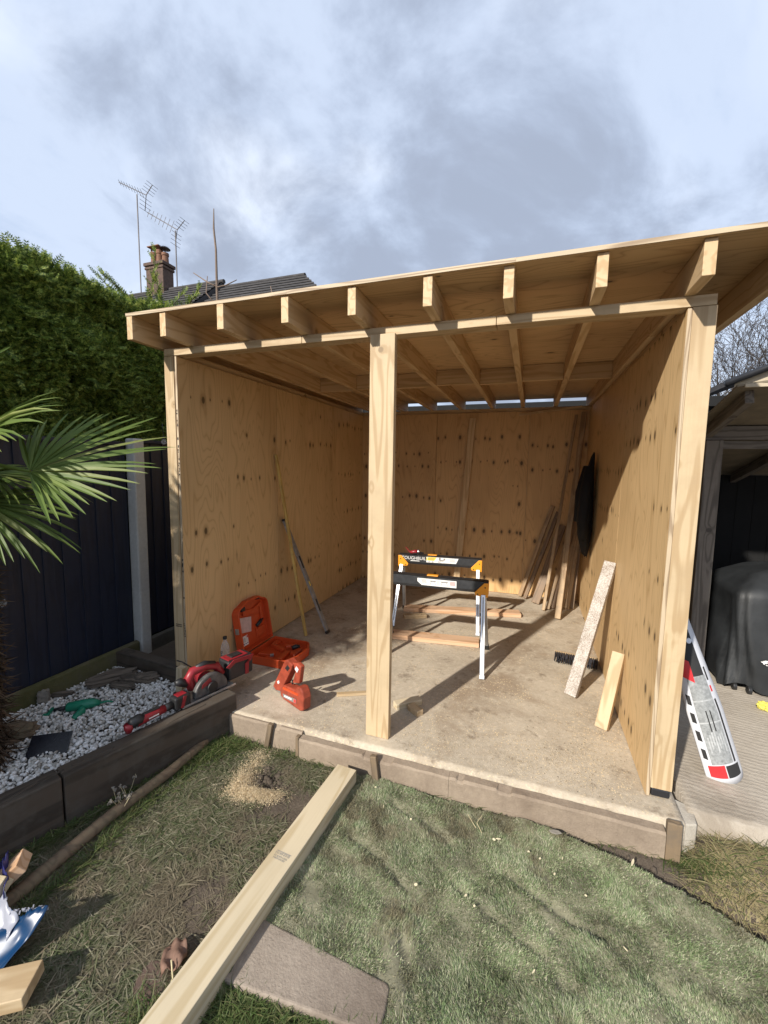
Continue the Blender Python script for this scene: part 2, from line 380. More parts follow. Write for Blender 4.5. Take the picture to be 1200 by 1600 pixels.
simple('antenna', (0.12, 0.11, 0.11), 0.5, 0.5)
simple('branch', (0.055, 0.046, 0.040), 0.9, var=0.3)
simple('stick', (0.16, 0.115, 0.085), 0.8, var=0.3)
simple('felt', (0.20, 0.165, 0.115), 0.9, var=0.2, bstr=0.3)
simple('soffit', (0.46, 0.39, 0.28), 0.8, var=0.1)
simple('gutter', (0.018, 0.019, 0.022), 0.4)
simple('bristle', (0.035, 0.035, 0.042), 0.7, var=0.5)
simple('dry_leaf', (0.20, 0.115, 0.08), 0.8, var=0.3)
simple('straw', (0.55, 0.47, 0.28), 0.8, var=0.2)
simple('chip', (0.72, 0.63, 0.42), 0.8, var=0.15)
simple('stone_grey', (0.20, 0.18, 0.15), 0.9, var=0.3, bstr=0.5)
simple('dpc', (0.015, 0.016, 0.02), 0.4)
simple('tile_dark', (0.048, 0.045, 0.045), 0.85, var=0.4, vscale=3.0, bstr=0.5, bscale=14.0)

def speckled():
    m, nt, b = new_mat('speckled')
    co = objco(nt)
    n = noise(nt, co, 120.0, 4.0, 0.8); n2 = noise(nt, co, 14.0, 4.0, 0.6)
    c = ramp(nt, mt(nt, 'ADD', mt(nt, 'MULTIPLY', n, 0.75), mt(nt, 'MULTIPLY', n2, 0.25)), [(0.40, (0.20, 0.15, 0.115)), (0.49, (0.38, 0.335, 0.29)), (0.62, (0.58, 0.55, 0.51))])
    _set(nt, b.inputs['Base Color'], c); b.inputs['Roughness'].default_value = 0.8; MAT['speckled'] = m
speckled()

def glass_plastic():
    m, nt, b = new_mat('clear_plastic')
    co = objco(nt)
    _set(nt, b.inputs['Base Color'], ramp(nt, noise(nt, co, 30.0), [(0.3, (0.72, 0.74, 0.75)), (0.7, (0.86, 0.87, 0.88))]))
    b.inputs['Roughness'].default_value = 0.12
    lw = nd(nt, 'ShaderNodeLayerWeight', {'Blend': 0.35})
    tr = nd(nt, 'ShaderNodeBsdfTransparent', {'Color': (0.94, 0.96, 0.97, 1)})
    mx = nd(nt, 'ShaderNodeMixShader', {0: mt(nt, 'ADD', mt(nt, 'MULTIPLY', lw.outputs['Facing'], 0.55), 0.16), 1: tr.outputs[0], 2: b.outputs[0]})
    nt.links.new(mx.outputs[0], nt.nodes['Material Output'].inputs['Surface'])
    MAT['clear_plastic'] = m
glass_plastic()

# ------------------------------------------------------------------ object helpers
def link(name, mesh, mat=None, parent=None):
    o = bpy.data.objects.new(name, mesh); COL.objects.link(o)
    if mat and not mesh.materials: mesh.materials.append(MAT[mat])
    if parent is not None: o.parent = parent
    return o

def thing(name, label, cat, loc=(0, 0, 0), rz=0.0, group=None):
    o = bpy.data.objects.new(name, None); COL.objects.link(o)
    o.empty_display_size = 0.05
    o.location = loc; o.rotation_euler = (0, 0, rz)
    o['label'] = label; o['category'] = cat
    if group: o['group'] = group
    return o

def tag(o, label, cat, group=None):
    o['label'] = label; o['category'] = cat
    if group: o['group'] = group
    return o

def struct(o): o['kind'] = 'structure'; return o
def stuff(o, label=None, cat=None):
    o['kind'] = 'stuff'
    if label: o['label'] = label
    if cat: o['category'] = cat
    return o

class MB:
    def __init__(s): s.v = []; s.f = []; s.m = Matrix()
    def add(s, vs, fs):
        n = len(s.v); s.v += [tuple(s.m @ Vector(p)) for p in vs]; s.f += [tuple(i + n for i in f) for f in fs]; return s
    def box(s, c, d, rot=None):
        hx, hy, hz = d[0] / 2, d[1] / 2, d[2] / 2
        vs = [Vector((x, y, z)) for x in (-hx, hx) for y in (-hy, hy) for z in (-hz, hz)]
        if rot is not None: vs = [rot @ p for p in vs]
        vs = [p + Vector(c) for p in vs]
        return s.add(vs, [(0, 1, 3, 2), (4, 6, 7, 5), (0, 4, 5, 1), (2, 3, 7, 6), (0, 2, 6, 4), (1, 5, 7, 3)])
    def tube(s, pts, radii, n=8, cap=True):
        pts = [Vector(p) for p in pts]
        if not isinstance(radii, (list, tuple)): radii = [radii] * len(pts)
        vs = []; up0 = None
        for i, p in enumerate(pts):
            t = (pts[min(i + 1, len(pts) - 1)] - pts[max(i - 1, 0)])
            t = t.normalized() if t.length > 1e-9 else Vector((0, 0, 1))
            if up0 is None:
                up0 = Vector((0, 0, 1)) if abs(t.z) < 0.9 else Vector((1, 0, 0))
            a = (up0 - t * up0.dot(t)).normalized(); bb = t.cross(a); up0 = a
            vs += [p + (a * math.cos(2 * math.pi * k / n) + bb * math.sin(2 * math.pi * k / n)) * radii[i] for k in range(n)]
        fs = []
        for i in range(len(pts) - 1):
            for k in range(n):
                fs.append((i * n + k, i * n + (k + 1) % n, (i + 1) * n + (k + 1) % n, (i + 1) * n + k))
        if cap: fs += [tuple(range(n))[::-1], tuple((len(pts) - 1) * n + k for k in range(n))]
        return s.add(vs, fs)
    def lathe(s, prof, n=20, c=(0, 0, 0)):
        vs = []; fs = []
        for (r, z) in prof:
            vs += [(c[0] + r * math.cos(2 * math.pi * k / n), c[1] + r * math.sin(2 * math.pi * k / n), c[2] + z) for k in range(n)]
        for i in range(len(prof) - 1):
            for k in range(n):
                fs.append((i * n + k, i * n + (k + 1) % n, (i + 1) * n + (k + 1) % n, (i + 1) * n + k))
        fs += [tuple(range(n))[::-1], tuple((len(prof) - 1) * n + k for k in range(n))]
        return s.add(vs, fs)
    def prism(s, poly, d0, d1, axes='xz'):
        """2D polygon extruded between d0 and d1 on the remaining axis"""
        def P(a, b, d):
            return {'xz': (a, d, b), 'xy': (a, b, d), 'yz': (d, a, b)}[axes]
        n = len(poly)
        vs = [P(a, b, d0) for a, b in poly] + [P(a, b, d1) for a, b in poly]
        fs = [tuple(range(n)), tuple(range(n, 2 * n))[::-1]] + [(i, i + n, (i + 1) % n + n, (i + 1) % n) for i in range(n)]
        return s.add(vs, fs)
    def mesh(s, name):
        me = bpy.data.meshes.new(name); me.from_pydata(s.v, [], s.f); me.update()
        bm = bmesh.new(); bm.from_mesh(me); bmesh.ops.recalc_face_normals(bm, faces=bm.faces); bm.to_mesh(me); bm.free()
        return me
    def build(s, name, mat, parent=None, bevel=0.0, smooth=False, seg=2):
        me = s.mesh(name)
        if smooth:
            me.polygons.foreach_set('use_smooth', [True] * len(me.polygons))
        o = link(name, me, mat, parent)
        if bevel:
            b = o.modifiers.new('bevel', 'BEVEL'); b.width = bevel; b.segments = seg; b.limit_method = 'ANGLE'; b.angle_limit = R(40)
        return o

def np_mesh(name, V, F, smooth=False):
    V = np.asarray(V, np.float32); F = np.asarray(F, np.int32)
    me = bpy.data.meshes.new(name); k = F.shape[1]
    me.vertices.add(len(V)); me.vertices.foreach_set('co', V.ravel())
    me.loops.add(F.size); me.loops.foreach_set('vertex_index', F.ravel())
    me.polygons.add(len(F)); me.polygons.foreach_set('loop_start', np.arange(0, F.size, k, dtype=np.int32))
    me.polygons.foreach_set('loop_total', np.full(len(F), k, np.int32))
    if smooth: me.polygons.foreach_set('use_smooth', np.ones(len(F), bool))
    me.update(calc_edges=True); me.validate()
    return me

_box_cache = {}
def box_mesh(d, mat, bevel):
    key = (round(d[0], 4), round(d[1], 4), round(d[2], 4), mat)
    if key not in _box_cache:
        me = MB().box((0, 0, 0), d).mesh('board'); me.materials.append(MAT[mat]); _box_cache[key] = me
    return _box_cache[key]

def board(name, p0, p1, w, t, mat, parent=None, up=(0, 0, 1), bevel=0.002, roll=0.0):
    """beam from p0 to p1 (centre line). local X is length, local Z the 'w' side (towards up), local Y the 't' side"""
    p0, p1 = Vector(p0), Vector(p1); ax = (p1 - p0); L = ax.length; ax.normalize()
    up = Vector(up); zz = (up - ax * up.dot(ax)).normalized(); yy = zz.cross(ax)
    M = Matrix(((ax.x, yy.x, zz.x), (ax.y, yy.y, zz.y), (ax.z, yy.z, zz.z))).to_4x4()
    if roll: M = M @ Matrix.Rotation(roll, 4, 'X')
    M.translation = (p0 + p1) / 2
    o = link(name, box_mesh((L, t, w), mat, bevel), None, parent)
    o.matrix_local = M
    if bevel:
        b = o.modifiers.new('bevel', 'BEVEL'); b.width = bevel; b.segments = 2
    return o

def text_mesh(body, size, name='lettering'):
    cu = bpy.data.curves.new('tmp', 'FONT'); cu.body = body; cu.size = size; cu.align_x = 'CENTER'; cu.align_y = 'CENTER'
    cu.extrude = 0.0004
    o = bpy.data.objects.new('tmp', cu); COL.objects.link(o)
    dg = bpy.context.evaluated_depsgraph_get(); dg.update()
    me = bpy.data.meshes.new_from_object(o.evaluated_get(dg)); me.name = name
    bpy.data.objects.remove(o); bpy.data.curves.remove(cu)
    return me

def vnoise(x, y, seed=0, scale=1.0, octaves=4):
    """cheap value noise on arrays"""
    x = np.asarray(x, float) * scale; y = np.asarray(y, float) * scale
    tot = np.zeros_like(x); amp = 1.0; norm = 0.0
    for o in range(octaves):
        xi = np.floor(x).astype(np.int64); yi = np.floor(y).astype(np.int64); fx = x - xi; fy = y - yi
        fx = fx * fx * (3 - 2 * fx); fy = fy * fy * (3 - 2 * fy)
        def h(a, b):
            k = (a * 374761393 + b * 668265263 + (seed + o * 17) * 1442695041) & 0x7fffffff
            k = ((k ^ (k >> 13)) * 1274126177) & 0x7fffffff
            return ((k ^ (k >> 16)) & 0xffff) / 65535.0
        v = (h(xi, yi) * (1 - fx) + h(xi + 1, yi) * fx) * (1 - fy) + (h(xi, yi + 1) * (1 - fx) + h(xi + 1, yi + 1) * fx) * fy
        tot += v * amp; norm += amp; amp *= 0.5; x = x * 2.03; y = y * 2.03
    return tot / norm

def in_poly(px, py, poly):
    ins = np.zeros(len(px), bool); n = len(poly)
    for i in range(n):
        x1, y1 = poly[i]; x2, y2 = poly[(i + 1) % n]
        c = ((y1 > py) != (y2 > py)) & (px < (x2 - x1) * (py - y1) / (y2 - y1 + 1e-12) + x1)
        ins ^= c
    return ins


# ================================================================== SETTING
def gh(x, y):
    """height of the bare ground"""
    x = np.asarray(x, float); y = np.asarray(y, float)
    near = np.exp(-((x - 1.8) ** 2 + (y + 0.9) ** 2) / 9.0)
    h = -0.158 + near * (vnoise(x, y, 3, 3.0, 4) - 0.5) * 0.03 + near * (vnoise(x, y, 5, 18.0, 3) - 0.5) * 0.014
    # trench of bare earth along the right half of the slab edge
    tl = -0.255 - 0.33 * np.clip(x - 2.75, 0, 2)
    h -= 0.045 * np.exp(-((y - tl) / 0.055) ** 2) * np.clip((x - 2.1) / 0.6, 0, 1) * np.clip((4.4 - x), 0, 1)
    # earth bank beside the path, right
    h += 0.10 * np.exp(-((y + 0.16) / 0.17) ** 2) * np.clip((x - 3.17) / 0.12, 0, 1) * np.clip((4.6 - x), 0, 1)
    # shallow hole with sawdust beside it
    h -= 0.03 * np.exp(-(((x - 1.02) / 0.10) ** 2 + ((y + 0.42) / 0.09) ** 2))
    return h

def make_ground():
    def axis(c, core, n, far):
        t = np.linspace(-1, 1, n)
        return c + core * t + np.sign(t) * far * np.clip(np.abs(t) - 0.72, 0, 1) ** 3 / 0.28 ** 3
    xs = axis(1.9, 2.6, 240, 300.0); ys = axis(-0.9, 2.2, 240, 300.0)
    X, Y = np.meshgrid(xs, ys, indexing='ij')
    Z = gh(X, Y); n = len(ys)
    V = np.stack([X, Y, Z], -1).reshape(-1, 3)
    i, j = np.meshgrid(np.arange(len(xs) - 1), np.arange(n - 1), indexing='ij')
    a = (i * n + j).ravel(); F = np.stack([a, a + n, a + n + 1, a + 1], -1)
    struct(link('ground', np_mesh('ground', V, F, True), 'soil'))
make_ground()

# concrete slab with its own slightly uneven surface
def sheet(name, x0, x1, y0, y1, z, thick, mat, nx, ny, amp=0.004, seed=1):
    xs = np.linspace(x0, x1, nx); ys = np.linspace(y0, y1, ny)
    X, Y = np.meshgrid(xs, ys, indexing='ij')
    Z = z + (vnoise(X, Y, seed, 4.0, 4) - 0.5) * amp
    V = np.stack([X, Y, Z], -1).reshape(-1, 3); n = ny
    i, j = np.meshgrid(np.arange(nx - 1), np.arange(ny - 1), indexing='ij')
    a = (i * n + j).ravel(); F = np.stack([a, a + n, a + n + 1, a + 1], -1)
    # skirt
    rim = [i * n for i in range(nx)] + [(nx - 1) * n + j for j in range(1, n)] + [i * n + n - 1 for i in range(nx - 2, -1, -1)] + [j for j in range(n - 2, 0, -1)]
    b0 = len(V); low = V[rim].copy(); low[:, 2] = z - thick
    V = np.vstack([V, low]); k = len(rim)
    S = np.array([(rim[q], b0 + q, b0 + (q + 1) % k, rim[(q + 1) % k]) for q in range(k)])
    F = np.vstack([F, S])
    me = np_mesh(name, V, F)
    return link(name, me, mat)
slab = struct(sheet('concrete_slab', -0.16, 3.155, -0.135, 3.75, 0.0, 0.22, 'slab', 110, 120, 0.006))
path = struct(sheet('concrete_path', 3.20, 7.5, -0.03, 5.5, -0.006, 0.12, 'path', 90, 110, 0.006, 4))

# timber shuttering left along the front of the slab
def formwork():
    t = thing('slab_formwork', 'muddy timber shuttering boards with pegs along the front edge of the concrete slab', 'formwork', (0.5, -0.16, -0.15))
    def L(p): return (p[0] - 0.5, p[1] + 0.16, p[2] + 0.15)
    def fb(x0, x1, y, z0, z1, th):
        n = int((x1 - x0) / 0.012); rnd = random.Random(int(x0 * 100)); mb = MB(); vs = []; fs = []
        for i in range(n + 1):
            x = x0 + (x1 - x0) * i / n
            e = lambda k, a: a * (float(vnoise(np.array([x]), np.array([y * 3 + k]), 12 + k, 14.0, 4)[0]) - 0.5)
            chip = 0.012 if float(vnoise(np.array([x]), np.array([0.3]), 5, 9.0, 2)[0]) > 0.68 else 0.0
            vs += [L((x, y - th / 2 + e(1, .010), z0)), L((x, y - th / 2 + e(2, .008), z1 - 0.012 + e(3, .008) - chip)), L((x, y - th / 2 + 0.008 + e(4, .008), z1 + e(5, .010) - chip)), L((x, y + th / 2, z1 + e(6, .008))), L((x, y + th / 2, z0))]
        for i in range(n):
            for k in range(5):
                a = i * 5 + k; c = i * 5 + (k + 1) % 5; fs.append((a, c, c + 5, a + 5))
        fs += [(0, 1, 2, 3, 4), tuple(n * 5 + k for k in range(5))]
        mb.add(vs, fs).build('board', 'form_face', t)
    fb(0.515, 1.075, -0.150, -0.20, -0.004, 0.022)
    fb(1.08, 2.0245, -0.178, -0.20, -0.020, 0.052)
    fb(2.026, 3.06, -0.176, -0.21, -0.018, 0.054)
    for (x, y, z, w, lean) in ((0.470, -0.172, 0.012, 0.045, 0.0), (0.835, -0.178, 0.012, 0.034, 0.02), (1.062, -0.186, -0.016, 0.026, 0.0), (1.60, -0.222, 0.010, 0.040, -0.015), (3.095, -0.188, 0.035, 0.062, 0.0)):
        board('peg', L((x - lean * 1.5, y, -0.26)), L((x + lean, y + 0.006, z)), w, 0.032, 'peg_wood', t, up=(1, 0, 0), bevel=0.005)
formwork()
blk = MB().prism([(3.13, -0.13), (3.215, -0.10), (3.232, 0.02), (3.165, 0.05), (3.13, 0.05)], -0.2, -0.012, 'xy').build('concrete_block', 'block', None, 0.006)
tag(blk, 'pale angular concrete block at the right front corner of the slab', 'block')

# ================================================================== TIMBER SHED
def shed():
    t = thing('timber_shed', 'half-built open-fronted plywood garden shed with overhanging rafters', 'shed', (0, 0, 0))
    W, D, H = 3.018, 3.448, 2.435
    ST = 0.095
    def sheetp(x, y, z, dx, dy, dz, mat, name='plywood_sheet'):
        """a panel; local X is the horizontal run, Z up"""
        d = (max(dx, dy), min(dx, dy), dz)
        o = link(name, box_mesh(d, mat, 0), None, t)
        o.location = (x + dx / 2, y + dy / 2, z + dz / 2)
        if dy > dx: o.rotation_euler = (0, 0, R(90))
        return o
    # left wall: studs, plate and three sheets
    for y0, wd in ((0.006, 1.212), (1.2235, 1.215), (2.444, 1.00)):
        sheetp(-0.018, y0, 0.006, 0.018, wd, H - 0.01, 'ply_wall')
    for y0, wd in ((0.006, 1.212), (1.2235, 1.215), (2.444, 1.00)):
        o = sheetp(W, y0, 0.006, 0.018, wd, H - 0.01, 'ply_wall')
        o.rotation_euler = (0, 0, R(-90))
    for x0, wd in ((-0.018, 1.125), (1.1115, 1.2125), (2.3285, W + 0.018 - 2.328)):
        sheetp(x0, D, 0.006, wd, 0.018, H - 0.01, 'ply_back')
    def stud(x, y, z0, z1, wx, wy, mat='pine'):
        board('stud', (x, y, z0), (x, y, z1), wx, wy, mat, t, up=(1, 0, 0))
    # front end studs (their faces are what shows beside the opening)
    stud(-0.018 - ST / 2 - 0.001, 0.024, 0.02, H, ST - 0.012, 0.047)
    stud(W + 0.019 + ST / 2, 0.024, 0.055, H, ST, 0.047)
    MB().box((W + 0.066, 0.03, 0.03), (0.085, 0.05, 0.045)).build('damp_proof_strip', 'dpc', t, 0.008)
    for i in range(1, 9):
        y = (0.43, 0.83, 1.2215, 1.63, 2.03, 2.4415, 2.85, 3.25)[i - 1]
        stud(-0.019 - ST / 2, y, 0.05, H, ST, 0.047); stud(W + 0.019 + ST / 2, y, 0.055, H, ST, 0.047)
    board('sole_plate', (-0.0665, 0.0485, 0.024), (-0.0665, D, 0.024), 0.047, ST, 'pine', t)
    board('sole_plate', (W + 0.0665, 0.06, 0.03), (W + 0.0665, D, 0.03), 0.047, ST, 'pine', t)
    for i in range(8):
        stud((0.1, 0.51, 1.1075, 1.52, 1.93, 2.3275, 2.65, 2.97)[i], D + 0.019 + ST / 2, 0.05, H, 0.047, ST)
    board('sole_plate', (-0.1, D + 0.0665, 0.024), (W + 0.1, D + 0.0665, 0.024), 0.047, ST, 'pine', t)
    # top plates
    board('top_plate', (-0.0665, 0.0975, H + 0.0245), (-0.0665, D + 0.1, H + 0.0245), 0.045, ST, 'pine_rafter', t)
    board('top_plate', (W + 0.0665, 0.0975, H + 0.0245), (W + 0.0665, D + 0.1, H + 0.0245), 0.045, ST, 'pine_rafter', t)
    board('top_plate', (-0.018, D + 0.0665, H + 0.0245), (W + 0.018, D + 0.0665, H + 0.0245), 0.045, ST, 'pine_rafter', t)
    # front beam in three spliced lengths
    for x0, x1 in ((-0.108, 0.995), (0.998, 2.16), (2.163, 3.128)):
        board('front_beam', (x0, 0.048, H + 0.026), (x1, 0.048, H + 0.026), 0.048, 0.095, 'pine', t)
    # centre post
    board('centre_post', (1.541, -0.018, 0.001), (1.541, -0.018, H), 0.150, 0.047, 'pine', t, up=(1, 0, 0), bevel=0.003)
    # rafters and noggins
    zr = H + 0.051; hr = 0.145; xs = [-0.135, 0.135, 0.585, 1.02, 1.43, 1.843, 2.23, 2.625, 3.02, 3.335]
    yb = 3.72
    for i, x in enumerate(xs):
        y0 = -0.238 + 0.0032 * i + 0.006 * math.sin(i * 2.3)
        board('rafter', (x, y0, zr + hr / 2), (x, yb, zr + hr / 2), hr, 0.047, 'pine_rafter', t, bevel=0.0025)
    for i in range(1, len(xs) - 2):
        y = 1.80 + (0.05 if i % 2 else 0.0)
        board('noggin', (xs[i] + 0.0245, y, zr + hr / 2 + 0.001), (xs[i + 1] - 0.0245, y, zr + hr / 2 + 0.001), hr - 0.006, 0.047, 'pine_rafter', t)
    # roof boards
    zd = zr + hr + 0.0115
    for x0, x1 in ((-0.165, 1.0410), (1.0415, 2.2590), (2.2595, 3.40)):
        for y0, y1 in ((-0.236, 2.1615), (2.162, 3.78)):
            o = link('roof_board', box_mesh((y1 - y0, 0.0205, x1 - x0), 'ply_deck', 0), None, t)
            M = Matrix(((0, 0, 1), (1, 0, 0), (0, 1, 0))).to_4x4(); M.translation = ((x0 + x1) / 2, (y0 + y1) / 2, zd)
            o.matrix_local = M
    # chipped pale edge strips of the roof boards along the eave
    for x0, x1 in ((-0.165, 1.0410), (1.0415, 2.2590), (2.2595, 3.40)):
        board('board_edge', (x0, -0.2378, zd), (x1, -0.2378, zd), 0.0195, 0.003, 'ply_edge', t, bevel=0)
    board('board_edge', (W + 0.009, 0.0045, 0.008), (W + 0.009, 0.0045, H - 0.004), 0.0175, 0.003, 'ply_edge', t, up=(1, 0, 0), bevel=0)
    board('board_edge', (-0.009, 0.0045, 0.008), (-0.009, 0.0045, H - 0.004), 0.0175, 0.003, 'ply_edge', t, up=(1, 0, 0), bevel=0)
    # loose cover strip over the back wall
    board('cover_strip', (2.19, D - 0.01, H - 0.045), (2.93, D - 0.012, H + 0.035), 0.03, 0.012, 'pine_rafter', t)
    # ink marks printed down the sheet edge and stud on the left
    mk = MB()
    for z in (2.06, 2.04, 1.99, 1.965, 1.955, 1.865, 1.81, 1.785, 1.77, 1.72, 1.69, 1.675, 1.65, 1.635, 1.61, 0.985, 0.955, 0.945, 0.935, 0.90, 0.70):
        mk.box((-0.0085 + random.uniform(-.003, .003), 0.0022, z), (random.uniform(.006, .012), 0.0012, random.uniform(.006, .018)))
    for k in range(9):
        mk.box((-0.013 + 0.0012 * k % 0.006, 0.0022, 0.50 - k * 0.012), (0.010, 0.0012, 0.005))
    for r in range(2):
        for k in range(8):
            mk.box((-0.088 + k * 0.0075, -0.0004, 0.49 - r * 0.014), (0.0045, 0.0012, random.uniform(.005, .010)))
    mk.build('ink_marks', 'print_black', t)
shed()

# ================================================================== FENCE, HEDGE
def fence():
    def panel(y0, y1, label, zt):
        t = thing('boarded_fence', label, 'fence', (-0.80, (y0 + y1) / 2, 0.15), 0, None)
        L = (y1 - y0); n = max(1, round(L / 0.128)); w = L / n; ym = (y0 + y1) / 2
        for i in range(n):
            yc = y0 + w * (i + 0.5) - ym
            o = board('board', (0.0, yc, 0.0), (0.0, yc, zt - 0.15), w + 0.012, 0.014, 'fence_paint', t, up=(0, 1, 0), bevel=0.002, roll=R(4.5) + random.uniform(-.01, .01))
        board('top_rail', (0.0, y0 - ym, zt - 0.135), (0.0, y1 - ym, zt - 0.135), 0.028, 0.055, 'fence_paint', t)
        for z in (0.3, 1.0, 1.5):
            board('rail', (-0.03, y0 - ym, z), (-0.03, y1 - ym, z), 0.07, 0.035, 'fence_paint', t)
        return t
    panel(-2.02, 0.215, 'dark navy painted fence panel of vertical boards behind the palm and white pebbles', 1.83)
    panel(0.345, 2.6, 'dark fence panel between the concrete post and the shed wall', 1.86)
    panel(-4.4, -2.16, 'dark navy fence panel next to the camera, left of the palm', 1.83)
    for y, lab in ((0.28, 'weathered grey concrete fence post beside the left shed corner'), (-2.09, 'grey concrete fence post behind the palm trunk, out past the pebbles')):
        o = MB().prism([(-0.05, -0.05), (0.05, -0.05), (0.05, 0.05), (-0.05, 0.05)], -0.35, 1.87, 'xy').build('fence_post', 'post_concrete', None, 0.012)
        o.location = (-0.765, y, 0.02); o.rotation_euler = (R(-0.3), 0, 0)
        tag(o, lab, 'post')
    g = MB().prism([(-0.785, -0.2), (-0.725, -0.2), (-0.735, 0.165), (-0.775, 0.172)], -4.4, 0.225, 'xz').build('gravel_board', 'mossy', None, 0.006)
    tag(g, 'green mossy concrete gravel board at the foot of the dark fence', 'board')
    g = MB().prism([(-0.785, -0.2), (-0.73, -0.2), (-0.735, 0.14), (-0.775, 0.15)], 0.335, 2.6, 'xz').build('gravel_board', 'dark_gravel', None, 0.006)
    tag(g, 'grey gravel board at the foot of the fence beside the shed wall', 'board')
fence()

def frond_template():
    """feathery conifer spray, every piece joined to the stem so that one spray keeps one colour"""
    N = 7; V = []; F = []
    for i in range(N):
        y = i / (N - 1); V += [(-0.016 * (1 - y), y, 0.0), (0.016 * (1 - y) + 0.002, y, 0.0)]
    F += [(0, 1, 2 * N - 2)]
    for i in range(N - 1):
        s = i / (N - 1); L = 0.50 * (1 - 0.70 * abs(s - 0.25)) * (1.0 if i % 2 else 0.82)
        for sg in (-1, 1):
            b0 = 2 * i + (0 if sg < 0 else 1); k = len(V)
            V += [(sg * L * 0.52, s + L * 0.86, 0.05 * L * ((i % 2) * 2 - 1)), (sg * 0.012, s + 0.085, 0.0), (sg * L * 0.62, s + L * 0.42, -0.02), (sg * L * 0.20, s + L * 0.40, 0.0)]
            F += [(b0, k, k + 1), (b0, k + 2, k + 3)]
    k = len(V); V += [(0.0, 1.12, 0.03)]
    F += [(2 * N - 2, 2 * N - 1, k)]
    return np.array(V), np.array(F)

def scatter(T, TF, P, Yd, Nd, S):
    """place template (x side, y along, z normal) at P with direction Yd, normal Nd and scale S"""
    Yd = Yd / np.linalg.norm(Yd, axis=1, keepdims=True)
    X = np.cross(Yd, Nd); X /= np.linalg.norm(X, axis=1, keepdims=True) + 1e-9
    Z = np.cross(X, Yd)
    V = P[:, None, :] + S[:, None, None] * (T[None, :, 0:1] * X[:, None, :] + T[None, :, 1:2] * Yd[:, None, :] + T[None, :, 2:3] * Z[:, None, :])
    n = len(T); F = TF[None] + (np.arange(len(P)) * n)[:, None, None]
    return V.reshape(-1, 3), F.reshape(-1, TF.shape[1])

